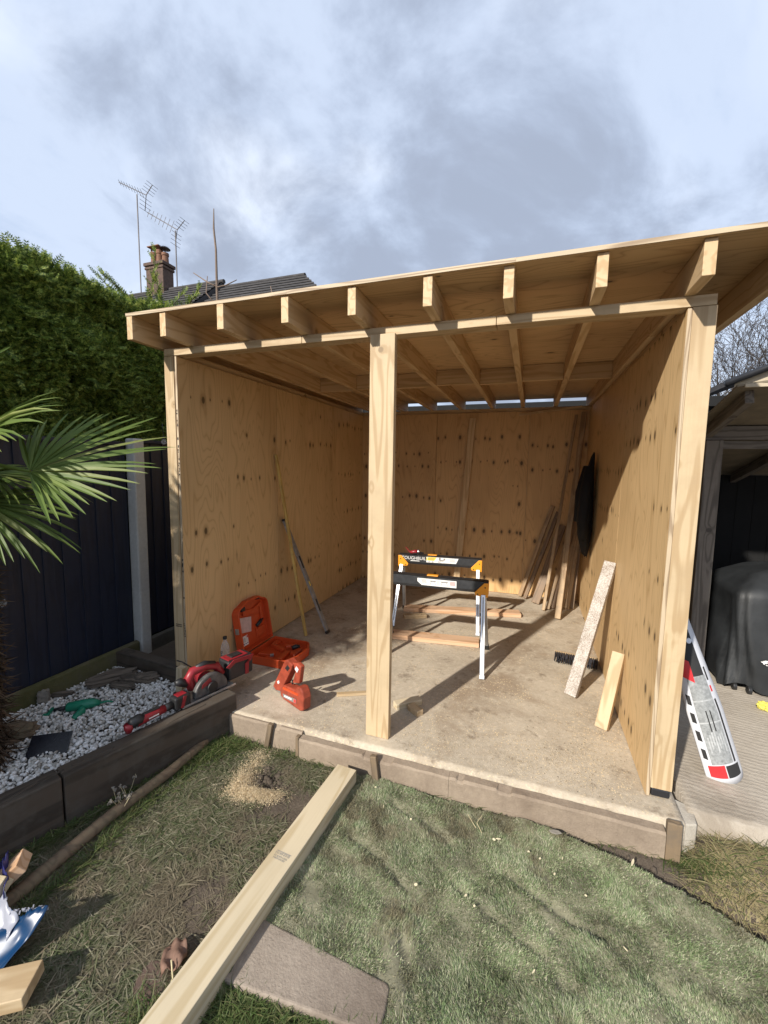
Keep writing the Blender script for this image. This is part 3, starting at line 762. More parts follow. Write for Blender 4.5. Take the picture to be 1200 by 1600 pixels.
def hedge():
    t = thing('conifer_hedge', 'tall clipped dark green conifer hedge rising behind the navy fence', 'hedge', (-1.6, -2.0, -0.15))
    off = np.array([1.6, 2.0, 0.15])
    T, TF = frond_template()
    def top(y): return 3.13 + 0.10 * np.clip((y - 0.5) / 0.5, 0, 1) + 0.14 * (vnoise(y, y * 0, 21, 1.6, 3) - 0.5) + HEDGE_SUN_DIP(y)
    def face(y, z): return -1.02 + 0.34 * (vnoise(y, z, 9, 2.8, 3) - 0.5)
    Ps = []; Ds = []; Ns = []; Ss = []
    def addface(n, y0, y1, z0):
        y = RNG.uniform(y0, y1, n); z = z0 + (top(y) + 0.02 - z0) * RNG.uniform(0, 1, n) ** 0.9
        inset = RNG.uniform(0, 1, n) ** 1.3 * 0.24 - np.where(RNG.uniform(0, 1, n) < 0.08, 0.07, 0.0)
        rnd = np.clip((z - (top(y) - 0.22)) / 0.24, 0, 1) ** 2 * 0.20
        x = face(y, z) - inset - rnd
        d = np.stack([RNG.normal(0.55, 0.35, n), RNG.normal(0.25, 0.55, n), RNG.normal(0.15, 0.5, n)], -1)
        nn = np.stack([RNG.normal(0.5, 0.5, n), RNG.normal(0, 0.5, n), RNG.normal(0.7, 0.4, n)], -1)
        Ps.append(np.stack([x, y, z], -1)); Ds.append(d); Ns.append(nn); Ss.append(RNG.uniform(0.04, 0.088, n))
    addface(40000, -0.95, 1.45, 1.62)
    addface(9000, -6.5, -0.95, 0.6)
    addface(1500, 1.45, 1.9, 1.4)
    def addtop(n, y0, y1):
        y = RNG.uniform(y0, y1, n); x = RNG.uniform(-2.2, -1.04, n)
        z = top(y) - 0.06 + RNG.uniform(-0.06, 0.05, n)
        d = np.stack([RNG.normal(0.2, 0.5, n), RNG.normal(0.1, 0.5, n), RNG.normal(0.75, 0.3, n)], -1)
        nn = np.stack([RNG.normal(0.6, 0.5, n), RNG.normal(-0.3, 0.5, n), RNG.normal(0.2, 0.4, n)], -1)
        Ps.append(np.stack([x, y, z], -1)); Ds.append(d); Ns.append(nn); Ss.append(RNG.uniform(0.05, 0.12, n))
    addtop(9000, -0.9, 1.75); addtop(2500, -6.5, -0.9)
    # end face
    n = 2500; x = RNG.uniform(-2.2, -1.02, n); z = RNG.uniform(1.0, 3.0, n); y = 1.72 + RNG.uniform(-0.15, 0.1, n)
    Ps.append(np.stack([x, y, z], -1)); Ds.append(np.stack([RNG.normal(0.2, .5, n), RNG.normal(.6, .3, n), RNG.normal(.2, .5, n)], -1)); Ns.append(RNG.normal(0, 1, (n, 3)) + np.array([0, .3, .6])); Ss.append(RNG.uniform(.06, .11, n))
    V, F = scatter(T, TF, np.vstack(Ps), np.vstack(Ds), np.vstack(Ns), np.concatenate(Ss))
    link('foliage', np_mesh('foliage', V + off, F), 'hedge_leaf', t)
    # long untrimmed shoots above the top
    Ps = []; Ds = []; Ns = []; Ss = []; tw = MB()
    for (x, y, z, dx, dy, dz, L, k) in ((-1.15, -0.42, 3.02, 0.06, -0.02, 1, .30, 14), (-1.1, -0.20, 2.98, 0.05, -0.3, .8, .26, 10), (-1.12, 0.14, 2.98, 0.0, -.75, .55, .42, 18),
                                        (-1.15, 0.72, 2.98, -.1, -.7, .7, .50, 26), (-1.15, .84, 2.97, .08, .05, 1, .80, 34), (-1.2, .92, 2.97, .35, .3, .75, .58, 26), (-1.1, 1.05, 2.97, .55, .3, .45, .52, 26), (-1.15, 1.2, 2.97, .4, .3, .25, .5, 22), (-1.1, .35, 2.97, 0, -.5, .6, .28, 12), (-1.1, 1.3, 2.97, .3, -.2, .35, .4, 18), (-1.1, 0.95, 3.1, .1, -.25, .9, .42, 26), (-1.05, 1.1, 3.1, .35, .1, .6, .45, 30), (-1.05, 1.25, 3.12, .5, .2, .3, .42, 30), (-1.15, 0.75, 3.1, 0, -.8, .5, .45, 26), (-1.08, 1.35, 3.1, .3, .5, .4, .4, 26), (-1.0, 1.15, 3.05, .6, -.1, .35, .35, 24)):
        d = Vector((dx, dy, dz)).normalized(); p0 = Vector((x, y, z))
        pts = [p0 + d * (L * s) + Vector((0, 0, -0.10 * L * s * s)) for s in (0, .35, .7, 1.0)]
        tw.tube([p + Vector(off) for p in pts], [0.006, 0.004, 0.003, 0.001], 5)
        for i in range(k):
            s = (i + 0.6) / k; p = p0 + d * (L * s) + Vector((0, 0, -0.10 * L * s * s))
            side = Vector((random.uniform(-1, 1), random.uniform(-1, 1), random.uniform(-.2, .9)))
            Ps.append(p); Ds.append(d * 0.9 + side * 0.75); Ns.append(Vector((random.uniform(-1, 1), random.uniform(-1, 0), random.uniform(0, 1)))); Ss.append(random.uniform(.06, .13) * (1.15 - 0.5 * s))
    V, F = scatter(T, TF, np.array(Ps), np.array(Ds), np.array(Ns), np.array(Ss))
    stuff(link('shoots', np_mesh('shoots', V + off, F), 'hedge_leaf', t))
    stuff(tw.build('shoot_stems', 'stick', t))
    # lumpy solid core, hedge-inside shade put into its near-black colour, plus limbs
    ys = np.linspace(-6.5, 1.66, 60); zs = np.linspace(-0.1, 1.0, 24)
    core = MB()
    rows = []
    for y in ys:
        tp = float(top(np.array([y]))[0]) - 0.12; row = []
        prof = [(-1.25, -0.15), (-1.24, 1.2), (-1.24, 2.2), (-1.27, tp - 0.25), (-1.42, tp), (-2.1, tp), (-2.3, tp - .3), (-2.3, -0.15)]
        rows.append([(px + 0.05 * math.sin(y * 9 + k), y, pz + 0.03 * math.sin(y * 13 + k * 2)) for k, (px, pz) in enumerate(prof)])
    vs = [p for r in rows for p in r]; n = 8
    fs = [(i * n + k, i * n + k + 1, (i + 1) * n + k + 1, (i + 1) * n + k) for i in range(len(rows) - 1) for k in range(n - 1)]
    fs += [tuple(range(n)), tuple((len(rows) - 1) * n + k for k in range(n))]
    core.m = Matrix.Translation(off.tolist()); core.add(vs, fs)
    core.build('shade_core', 'hedge_shade', t)
    br = MB()
    for i in range(90):
        y = random.uniform(-.9, 1.5); z = random.uniform(1.7, 3.0)
        p = Vector((-1.28, y, z)); q = p + Vector((random.uniform(.12, .22), random.uniform(-.15, .15), random.uniform(-.1, .25)))
        br.tube([p + Vector(off), q + Vector(off)], [0.006, 0.002], 4)
    stuff(br.build('branches', 'branch', t))
def HEDGE_SUN_DIP(y): return -0.75 * np.clip((-2.6 - y) / 0.9, 0, 1)  # lowers the unseen hedge behind the camera, letting sun onto the lawn
hedge()

# ================================================================== RAISED BED
def xs_face(y): return 0.523 + (y + 0.122) * 0.304
def bed():
    t = thing('sleeper_edging', 'dark railway sleepers edging the front of the pebble bed', 'sleeper', (0.35, -0.75, -0.16))
    d = Vector((0.304, 1, 0)).normalized(); nrm = Vector((d.y, -d.x, 0))
    def pt(y, z, inset): return Vector((xs_face(y), y, z)) - nrm * inset - Vector((0.35, -0.75, -0.16))
    for y0, y1 in ((-2.6, -1.055), (-1.048, -0.10)):
        board('sleeper', pt(y0, -0.035, 0.055), pt(y1, -0.035, 0.055), 0.31, 0.11, 'sleeper', t, bevel=0.008)
    # splintered flakes standing proud of the top
    for k in range(7):
        y = random.uniform(-1.6, -0.3); L = random.uniform(.10, .26)
        board('splinter', pt(y, 0.1205, random.uniform(.02, .09)), pt(y + L, 0.1215, random.uniform(.02, .09)), 0.004, random.uniform(.008, .02), 'sleeper', t, bevel=0.001)
    s2 = board('sleeper', (-0.74, 0.055, 0.06), (-0.02, 0.005, 0.06), 0.20, 0.10, 'sleeper', None, bevel=0.008)
    s2.name = 'back_sleeper'
    tag(s2, 'short dark sleeper across the back of the pebble bed against the shed corner', 'sleeper')
    # low filler behind it, dark earth floor between fence and shed
    # pebbles
    bm = bmesh.new(); bmesh.ops.create_icosphere(bm, subdivisions=1, radius=1.0)
    T = np.array([v.co[:] for v in bm.verts]); TF = np.array([[v.index for v in f.verts] for f in bm.faces]); bm.free()
    poly = [(-0.73, -2.0), (-0.73, 0.0), (-0.03, -0.05), (0.385, -0.16), (-0.18, -2.0)]
    n = 11000; px = RNG.uniform(-0.74, 0.42, n); py = RNG.uniform(-2.0, 0.02, n)
    ok = in_poly(px, py, poly) & ((py > -1.35) | (RNG.uniform(0, 1, n) < 0.35)); px = px[ok]; py = py[ok]; n = len(px)
    base = 0.045 + 0.03 * (vnoise(px, py, 31, 2.5, 2) - 0.5)
    P = np.stack([px, py, base + RNG.uniform(-0.014, 0.010, n)], -1)
    S = RNG.uniform(0.0065, 0.0145, n) * np.where(RNG.uniform(0, 1, n) < 0.06, 1.35, 1.0)
    ax = RNG.uniform(0.75, 1.3, (n, 1, 3)); ax[:, :, 2] *= 0.75
    q = RNG.normal(0, 1, (n, 4)); q /= np.linalg.norm(q, axis=1, keepdims=True)
    w, x, y, z = q.T
    M = np.stack([np.stack([1 - 2 * (y * y + z * z), 2 * (x * y - z * w), 2 * (x * z + y * w)], -1), np.stack([2 * (x * y + z * w), 1 - 2 * (x * x + z * z), 2 * (y * z - x * w)], -1), np.stack([2 * (x * z - y * w), 2 * (y * z + x * w), 1 - 2 * (x * x + y * y)], -1)], 1)
    lump = 1 + RNG.normal(0, 0.13, (n, len(T), 1))
    V = np.einsum('nij,nkj->nki', M, T[None] * ax * lump) * S[:, None, None] + P[:, None, :]
    F = TF[None] + (np.arange(n) * len(T))[:, None, None]
    stuff(link('pebbles', np_mesh('pebbles', V.reshape(-1, 3), F.reshape(-1, 3), True), 'pebble'), 'small white pebbles filling the raised bed', 'pebbles')
    g = MB().prism([(-0.74, -2.4), (-0.74, 2.6), (-0.14, 2.6), (-0.14, 0.06), (0.385, -0.13), (-0.30, -2.4)], -0.15, 0.03, 'xy').build('bed_earth', 'soil')
    struct(g)
bed()

# things lying in the pebble bed
def rock(name, loc, size, rz, mat, label, cat, seed, parent=None, tilt=0.0, group=None):
    rnd = random.Random(seed); bm = bmesh.new(); bmesh.ops.create_icosphere(bm, subdivisions=3, radius=0.5)
    for v in bm.verts:
        c = v.co; m = max(abs(c.x), abs(c.y), abs(c.z)); c *= (0.55 + 0.45 * 0.5 / m)
        k = 1 + 0.16 * math.sin(c.x * 9 + seed) * math.cos(c.y * 11 + seed * 2) + 0.1 * math.sin(c.z * 17 + c.x * 5 + seed)
        v.co = Vector((c.x * size[0] * k * 1.15, c.y * size[1] * k * 1.15, c.z * size[2] * k * 1.15))
    me = bpy.data.meshes.new(name); bm.to_mesh(me); bm.free()
    o = link(name, me, mat, parent); o.location = loc; o.rotation_euler = (tilt, 0, rz)
    if label: tag(o, label, cat, group)
    return o
rock('wood_chunk', (-0.53, -0.20, 0.085), (0.27, 0.10, 0.06), R(58), 'bark', 'largest flat piece of grey-brown bark at the back of the pebble bed', 'bark', 1, tilt=0.1)
rock('wood_chunk', (-0.40, -0.15, 0.072), (0.13, 0.09, 0.05), R(15), 'bark', 'dark bark chunk between the large flat bark and the drier piece', 'bark', 2)
rock('wood_chunk', (-0.37, -0.235, 0.067), (0.16, 0.05, 0.04), R(12), 'bark', 'narrow strip of bark lying in front of the other bark pieces', 'bark', 3)
rock('wood_chunk', (-0.29, -0.10, 0.078), (0.14, 0.09, 0.06), R(40), 'bark', 'rightmost bark chunk, near the back sleeper on the pebbles', 'bark', 4)
rock('wood_chunk', (-0.66, -0.46, 0.065), (0.12, 0.03, 0.03), R(40), 'bark', 'thin twig of bark at the foot of the mossy board', 'bark', 8)
rock('stone_piece', (-0.695, -0.56, 0.085), (0.06, 0.05, 0.085), R(50), 'stone_grey', 'small upright grey stone leaning on the mossy board', 'stone', 5)
rock('log_piece', (-0.46, -0.865, 0.075), (0.19, 0.11, 0.09), R(30), 'log', 'short split log beside the palm trunk in the pebbles', 'log', 6)

def solar_light():
    t = thing('solar_panel_light', 'black solar garden light lying tilted on white pebbles', 'solar light', (-0.13, -0.88, 0.055), R(35))
    MB().box((0, 0, 0.035), (0.20, 0.012, 0.12), Matrix.Rotation(R(-52), 3, 'X')).build('panel', 'solar_black', t, 0.003)
    MB().box((0, 0.012, 0.03), (0.185, 0.02, 0.10), Matrix.Rotation(R(-52), 3, 'X')).build('back_case', 'black_plastic', t, 0.006)
    MB().tube([(-0.09, 0.03, 0.02), (-0.15, 0.02, 0.012), (-0.19, 0.06, 0.02), (-0.24, 0.03, 0.01)], 0.003, 6).build('cable', 'black_plastic', t, smooth=True)
    MB().tube([(-0.08, 0.03, 0.055), (-0.10, 0.035, 0.045), (-0.105, 0.03, 0.02)], 0.009, 8).build('bracket', 'black_plastic', t, smooth=True)
solar_light()

def spray_gun():
    t = thing('hose_gun', 'teal green plastic garden hose spray gun lying on the pebbles', 'hose gun', (-0.36, -0.52, 0.078), R(38))
    MB().tube([(-0.10, 0, 0.0), (-0.09, 0, 0), (0.0, 0, 0.004), (0.05, 0, 0.006), (0.09, 0.0, 0.0)], [0.026, 0.031, 0.034, 0.030, 0.016], 14).build('body', 'green_plastic', t, smooth=True)
    MB().tube([(-0.01, -0.015, 0), (0.0, -0.06, -0.012), (-0.02, -0.10, -0.02), (-0.03, -0.118, -0.022)], [0.022, 0.024, 0.021, 0.012], 12).build('handle', 'green_plastic', t, smooth=True)
    MB().tube([(-0.10, 0, 0), (-0.17, 0.004, -0.008)], [0.014, 0.012], 10).build('lance', 'black_plastic', t, smooth=True)
    MB().box((-0.19, 0.0, -0.012), (0.018, 0.075, 0.02)).box((-0.205, -0.03, -0.014), (0.03, 0.02, 0.014)).build('nozzle', 'green_plastic', t, 0.005)
    MB().tube([(0.09, 0, 0), (0.13, 0.02, -0.005), (0.16, 0.012, -0.012)], [0.008, 0.007, 0.006], 8).build('connector', 'green_plastic', t, smooth=True)
spray_gun()

# ================================================================== PALM
def palm():
    base = Vector((-0.31, -1.10, 0.03))
    t = thing('fan_palm', 'fan palm with spiky green leaves and hairy brown trunk in the pebble bed', 'palm', base)
    # trunk
    rings = 26; prof = []
    tr = MB(); pts = []; rad = []
    for i in range(rings):
        s = i / (rings - 1); z = 1.62 * s
        pts.append((-0.05 * s + 0.02 * math.sin(5 * s), 0.02 * s, z)); rad.append(0.085 - 0.02 * s + 0.008 * math.sin(i * 2.1))
    tr.tube(pts, rad, 14); tr.build('trunk', 'fibre', t, smooth=True)
    # hairy fibre mat: thin slivers hanging off the trunk
    n = 5200; s = RNG.uniform(0, 1, n); a = RNG.uniform(0, 2 * math.pi, n)
    r = 0.078 - 0.02 * s + RNG.uniform(0, .014, n)
    P = np.stack([-0.05 * s + r * np.cos(a), 0.02 * s + r * np.sin(a), 1.62 * s], -1)
    d = np.stack([np.cos(a) * RNG.uniform(.1, .9, n), np.sin(a) * RNG.uniform(.1, .9, n), RNG.normal(-0.5, 0.7, n)], -1)
    T = np.array([(-.02, 0, 0), (.02, 0, 0), (0, .5, .05), (0, 1, -.05)]); TF = np.array([(0, 1, 2), (0, 2, 3)])
    V, F = scatter(T, TF, P, d, RNG.normal(0, 1, (n, 3)), RNG.uniform(.04, .13, n))
    link('trunk_fibre', np_mesh('trunk_fibre', V, F), 'fibre', t)
    fwd = Vector((-0.3275, 0.9389, -0.1055)); right = Vector((0.9436, 0.3309, 0.0151)); up = Vector((-0.0491, 0.0946, 0.9943))
    C = Vector((-0.32, -1.08, 1.66))
    def leaf(hub, axis, nrm, a0, a1, n, L, droop, seed, fold=None):
        rnd = random.Random(seed)
        axis = axis.normalized(); nrm = (nrm - axis * nrm.dot(axis)).normalized(); side = axis.cross(nrm)
        mb = MB()
        for i in range(n):
            f = i / (n - 1); a = R(a0 + (a1 - a0) * f) + rnd.uniform(-.012, .012)
            d = axis * math.cos(a) + side * math.sin(a)
            mid = 1 - 0.42 * abs(f - 0.5) * 2
            Li = L * mid * rnd.uniform(0.92, 1.05)
            w = 0.0145 * rnd.uniform(.85, 1.1)
            tang = (side * math.cos(a) - axis * math.sin(a))
            st = [0.02, 0.30, 0.55, 0.8, 0.94, 1.0]; wd = [0.25, 1.0, 0.95, 0.62, 0.3, 0.02]
            rows = []
            dr = droop * rnd.uniform(.4, 1.5); lift = rnd.uniform(-.03, .03)
            for s, ww in zip(st, wd):
                p = hub + d * (Li * s) + nrm * (0.05 * s * (1 - s) + lift * s) + Vector((0, 0, -dr * Li * s ** 3))
                if fold and i in fold and s > 0.45:
                    p = hub + d * (Li * 0.42) + Vector((0, 0, -(s - 0.42) * Li * 0.95)) + nrm * 0.03
                c = tang * (w * ww)
                ridge = nrm * (w * ww * 0.55) * (1 if i % 2 else 1)
                rows.append((p - c, p - ridge, p + c))
            vs = [q for r_ in rows for q in r_]
            vs = [v - base for v in vs]
            fs = []
            for k in range(len(rows) - 1):
                o = k * 3
                fs += [(o, o + 1, o + 4, o + 3), (o + 1, o + 2, o + 5, o + 4)]
            mb.add(vs, fs)
        me = mb.mesh('leaf')
        lf = link('leaf', me, 'palm_leaf', t)
        st = MB(); b0 = C + Vector((rnd.uniform(-.03, .03), rnd.uniform(-.03, .03), rnd.uniform(-.1, .05)))
        m = (b0 + hub) / 2 + Vector((0, 0, 0.05))
        st.tube([b0 - base, m - base, hub - base], [0.014, 0.010, 0.008], 8)
        link('leaf_stalk', st.mesh('leaf_stalk'), 'palm_leaf', lf)
    hubB = Vector((-0.04, -0.93, 1.635))
    leaf(hubB, right * 1.0 + up * 0.06 + fwd * 0.12, (-fwd * 0.75 + up * 0.65), -118, 58, 30, 0.70, 0.05, 3, fold=())
    leaf(Vector((-0.34, -1.02, 1.78)), right * 0.8 + up * 0.42 - fwd * 0.1, -fwd * 0.5 + up * 0.6 - right * 0.3, -60, 75, 30, 0.62, 0.16, 4)
    leaf(Vector((-0.36, -1.0, 1.47)), right * 0.9 - up * 0.38, -fwd * 0.6 + up * 0.8, -65, 60, 26, 0.54, 0.12, 5)
    leaf(Vector((-0.45, -0.90, 1.62)), right * 0.7 - up * 0.10 + fwd * 0.5, -fwd * 0.4 + up * 0.9, -70, 70, 26, 0.52, 0.12, 6)
    leaf(Vector((-0.55, -1.25, 1.80)), -right * 0.8 + up * 0.3, up, -85, 85, 32, 0.6, 0.2, 7)
    leaf(Vector((-0.40, -1.35, 1.72)), -fwd * 0.8 - right * .4 + up * 0.1, up, -85, 85, 32, 0.6, 0.22, 8)
    leaf(Vector((-0.30, -1.12, 2.0)), up * 0.9 - right * 0.35, -fwd, -80, 80, 32, 0.6, 0.1, 9)
    leaf(Vector((-0.12, -1.08, 1.70)), right * 0.15 - up * 1.0 - fwd * 0.2, -fwd, -14, 14, 2, 0.34, 0.0, 12)
palm()

# ================================================================== TOOLS
def M_at(loc, d, extra=0):
    return math.atan2(d[1], d[0]) + extra

def multitool():
    # local X from head to battery
    t = thing('multi_tool', 'red and black cordless multi-tool lying along the sleeper top', 'power tool', (0.235, -0.70, 0.121), M_at(0, (0.235, 1.0)))
    MB().tube([(0.06, 0, .045), (0.10, 0, .048), (0.18, 0, .048), (0.23, 0, .046)], [0.030, 0.030, 0.026, 0.025], 14).build('body', 'tool_red', t, smooth=True)
    MB().tube([(0.02, 0, .050), (0.03, 0, .052), (0.08, 0, .055), (0.115, 0, .058)], [0.016, 0.031, 0.033, 0.018], 14).build('gear_case', 'black_plastic', t, smooth=True)
    MB().tube([(0.02, 0, .055), (0.018, 0, .03), (0.016, 0, .006)], [0.028, 0.026, 0.016], 12).build('head', 'tool_red', t, smooth=True)
    MB().box((-0.005, 0.0, 0.004), (0.07, 0.03, 0.002)).build('blade', 'dusty_metal', t)
    MB().tube([(0.225, 0, .046), (0.28, 0, .046)], [0.024, 0.023], 12).build('grip', 'black_plastic', t, smooth=True)
    MB().box((0.15, 0.0, 0.074), (0.10, 0.026, 0.010)).build('switch_panel', 'black_plastic', t, 0.004)
    b = MB().box((0.335, 0, 0.05), (0.105, 0.075, 0.085)).build('battery', 'black_plastic', t, 0.012)
    for s in (-1, 1):
        MB().box((0.335, s * 0.0385, 0.052), (0.022, 0.004, 0.075), Matrix.Rotation(R(18), 3, 'Y')).build('stripe', 'tool_red', b, 0.001)
    MB().box((0.335, 0, 0.094), (0.06, 0.05, 0.004)).build('latch', 'tool_red', b, 0.001)
    MB().box((0.15, -0.0275, 0.046), (0.06, 0.002, 0.007)).build('badge', 'sticker', t)
multitool()

def circular_saw():
    # local X forward (towards the pebbles' near end), local +Y is away from the blade side
    t = thing('circular_saw', 'dusty red cordless circular saw with grey blade guard on the sleeper corner', 'circular saw', (0.325, -0.155, 0.122), M_at(0, (-0.29, -0.957)))
    t.scale = (1.25, 1.25, 1.25)
    sole = MB().box((0.02, 0.0, 0.004), (0.31, 0.14, 0.005)).box((0.02, 0.069, 0.008), (0.31, 0.004, 0.012)).build('sole_plate', 'dusty_metal', t, 0.0015)
    # upper guard: half disc shell
    prof = [(math.cos(a) * 0.098 - 0.0, math.sin(a) * 0.098 + 0.018) for a in [math.pi * k / 18 for k in range(19)]]
    prof = prof + [(-0.098, 0.008), (0.098, 0.008)]
    MB().prism(prof, 0.018, 0.052, 'xz').build('blade_guard', 'guard_grey', t, 0.008)
    MB().prism([(math.cos(a) * 0.085, math.sin(a) * 0.085 + 0.012) for a in [2 * math.pi * k / 28 for k in range(28)]], 0.034, 0.0362, 'xz').build('blade', 'alu', t)
    MB().prism([(math.cos(a) * 0.030, math.sin(a) * 0.030 + 0.045) for a in [2 * math.pi * k / 20 for k in range(20)]], 0.052, 0.066, 'xz').build('arbor', 'black_plastic', t, 0.003)
    MB().prism([(0.0, .07), (0.06, .055), (0.055, .075), (0.01, .098)], 0.052, 0.0545, 'xz').build('guard_sticker', 'tool_red', t)
    # motor behind the guard and grip frame
    MB().tube([(0.0, 0.015, 0.07), (0.0, -0.09, 0.07)], [0.042, 0.040], 16).build('motor', 'tool_red', t, 0.004, True)
    MB().tube([(0.0, -0.09, 0.07), (0.0, -0.105, 0.07)], [0.036, 0.026], 16).build('motor_cap', 'black_plastic', t, 0.003, True)
    MB().tube([(0.085, 0.0, 0.055), (0.105, 0.0, 0.11), (0.08, 0.0, 0.145), (0.01, 0.0, 0.148), (-0.06, 0.0, 0.125), (-0.085, 0, 0.07)], [0.024, 0.026, 0.024, 0.021, 0.023, 0.026], 12).build('handle', 'tool_red', t, smooth=True)
    MB().tube([(0.06, 0.0, 0.156), (0.01, 0.0, 0.163), (-0.05, 0.0, 0.143)], [0.014, 0.017, 0.014], 10).build('handle_grip', 'black_plastic', t, smooth=True)
    MB().tube([(0.115, 0.0, 0.09), (0.15, 0.0, 0.115), (0.172, 0.0, 0.118)], [0.018, 0.022, 0.012], 12).build('front_knob', 'black_plastic', t, smooth=True)
    MB().tube([(0.10, -0.04, 0.02), (0.16, -0.04, 0.03)], [0.012, 0.018], 10).build('bevel_knob', 'black_plastic', t, smooth=True)
    # battery pack at the rear
    bt = MB().box((-0.20, -0.02, 0.072), (0.165, 0.105, 0.115)).build('battery', 'black_plastic', t, 0.012)
    MB().prism([(-0.285, 0.125), (-0.15, 0.135), (-0.10, 0.105), (-0.12, 0.09), (-0.16, 0.112), (-0.25, 0.104), (-0.245, 0.02), (-0.225, 0.02), (-0.225, 0.085), (-0.265, 0.09)], 0.032, 0.037, 'xz').build('red_frame', 'tool_red', bt, 0.0015)
    MB().box((-0.19, -0.02, 0.1315), (0.13, 0.08, 0.006)).build('battery_top', 'tool_red', bt, 0.002)
    MB().box((-0.19, -0.02, 0.1375), (0.07, 0.05, 0.008)).build('latch', 'black_plastic', bt, 0.003)
    # the loose cable like rafter hook
    MB().tube([(0.02, -0.09, 0.11), (0.06, -0.14, 0.15), (0.075, -0.17, 0.155)], 0.004, 6).build('rafter_hook', 'black_plastic', t)
circular_saw()
o = board('timber_offcut', (0.035, -0.10, 0.03), (0.055, -0.105, 0.225), 0.055, 0.045, 'pine_pale', None, up=(1, 0, 0))
tag(o, 'pale upright timber offcut wedged behind the circular saw', 'timber')

def bottle():
    t = thing('plastic_bottle', 'clear plastic water bottle with black cap standing behind the saw', 'bottle', (0.10, 0.30, 0.0))
    MB().lathe([(0.031, 0.0), (0.034, 0.006), (0.034, 0.09), (0.0325, 0.10), (0.034, 0.11), (0.034, 0.21), (0.030, 0.235), (0.016, 0.265), (0.0135, 0.272), (0.0135, 0.285)], 24).build('bottle_body', 'clear_plastic', t, smooth=True)
    MB().lathe([(0.0155, 0.283), (0.0165, 0.286), (0.0165, 0.302), (0.015, 0.305)], 20).build('cap', 'black_plastic', t, 0.001, True)
    lab = MB()
    for k in range(7):
        a0 = R(-110 + k * 14); a1 = R(-96 + k * 14); r = 0.0348
        lab.add([(r * math.cos(a0), r * math.sin(a0), .13), (r * math.cos(a1), r * math.sin(a1), .13), (r * math.cos(a1), r * math.sin(a1), .205), (r * math.cos(a0), r * math.sin(a0), .205)], [(0, 1, 2, 3)])
    MB().box((-0.008, -0.0345, 0.185), (0.016, 0.002, 0.022)).build('label', 'print_black', t, 0.0005)
    MB().box((-0.008, -0.0358, 0.185), (0.005, 0.001, 0.012)).build('label_mark', 'sticker', t)
    MB().box((-0.008, -0.0345, 0.13), (0.016, 0.0015, 0.075)).build('label_text', 'print_grey', t, 0.0004)
bottle()

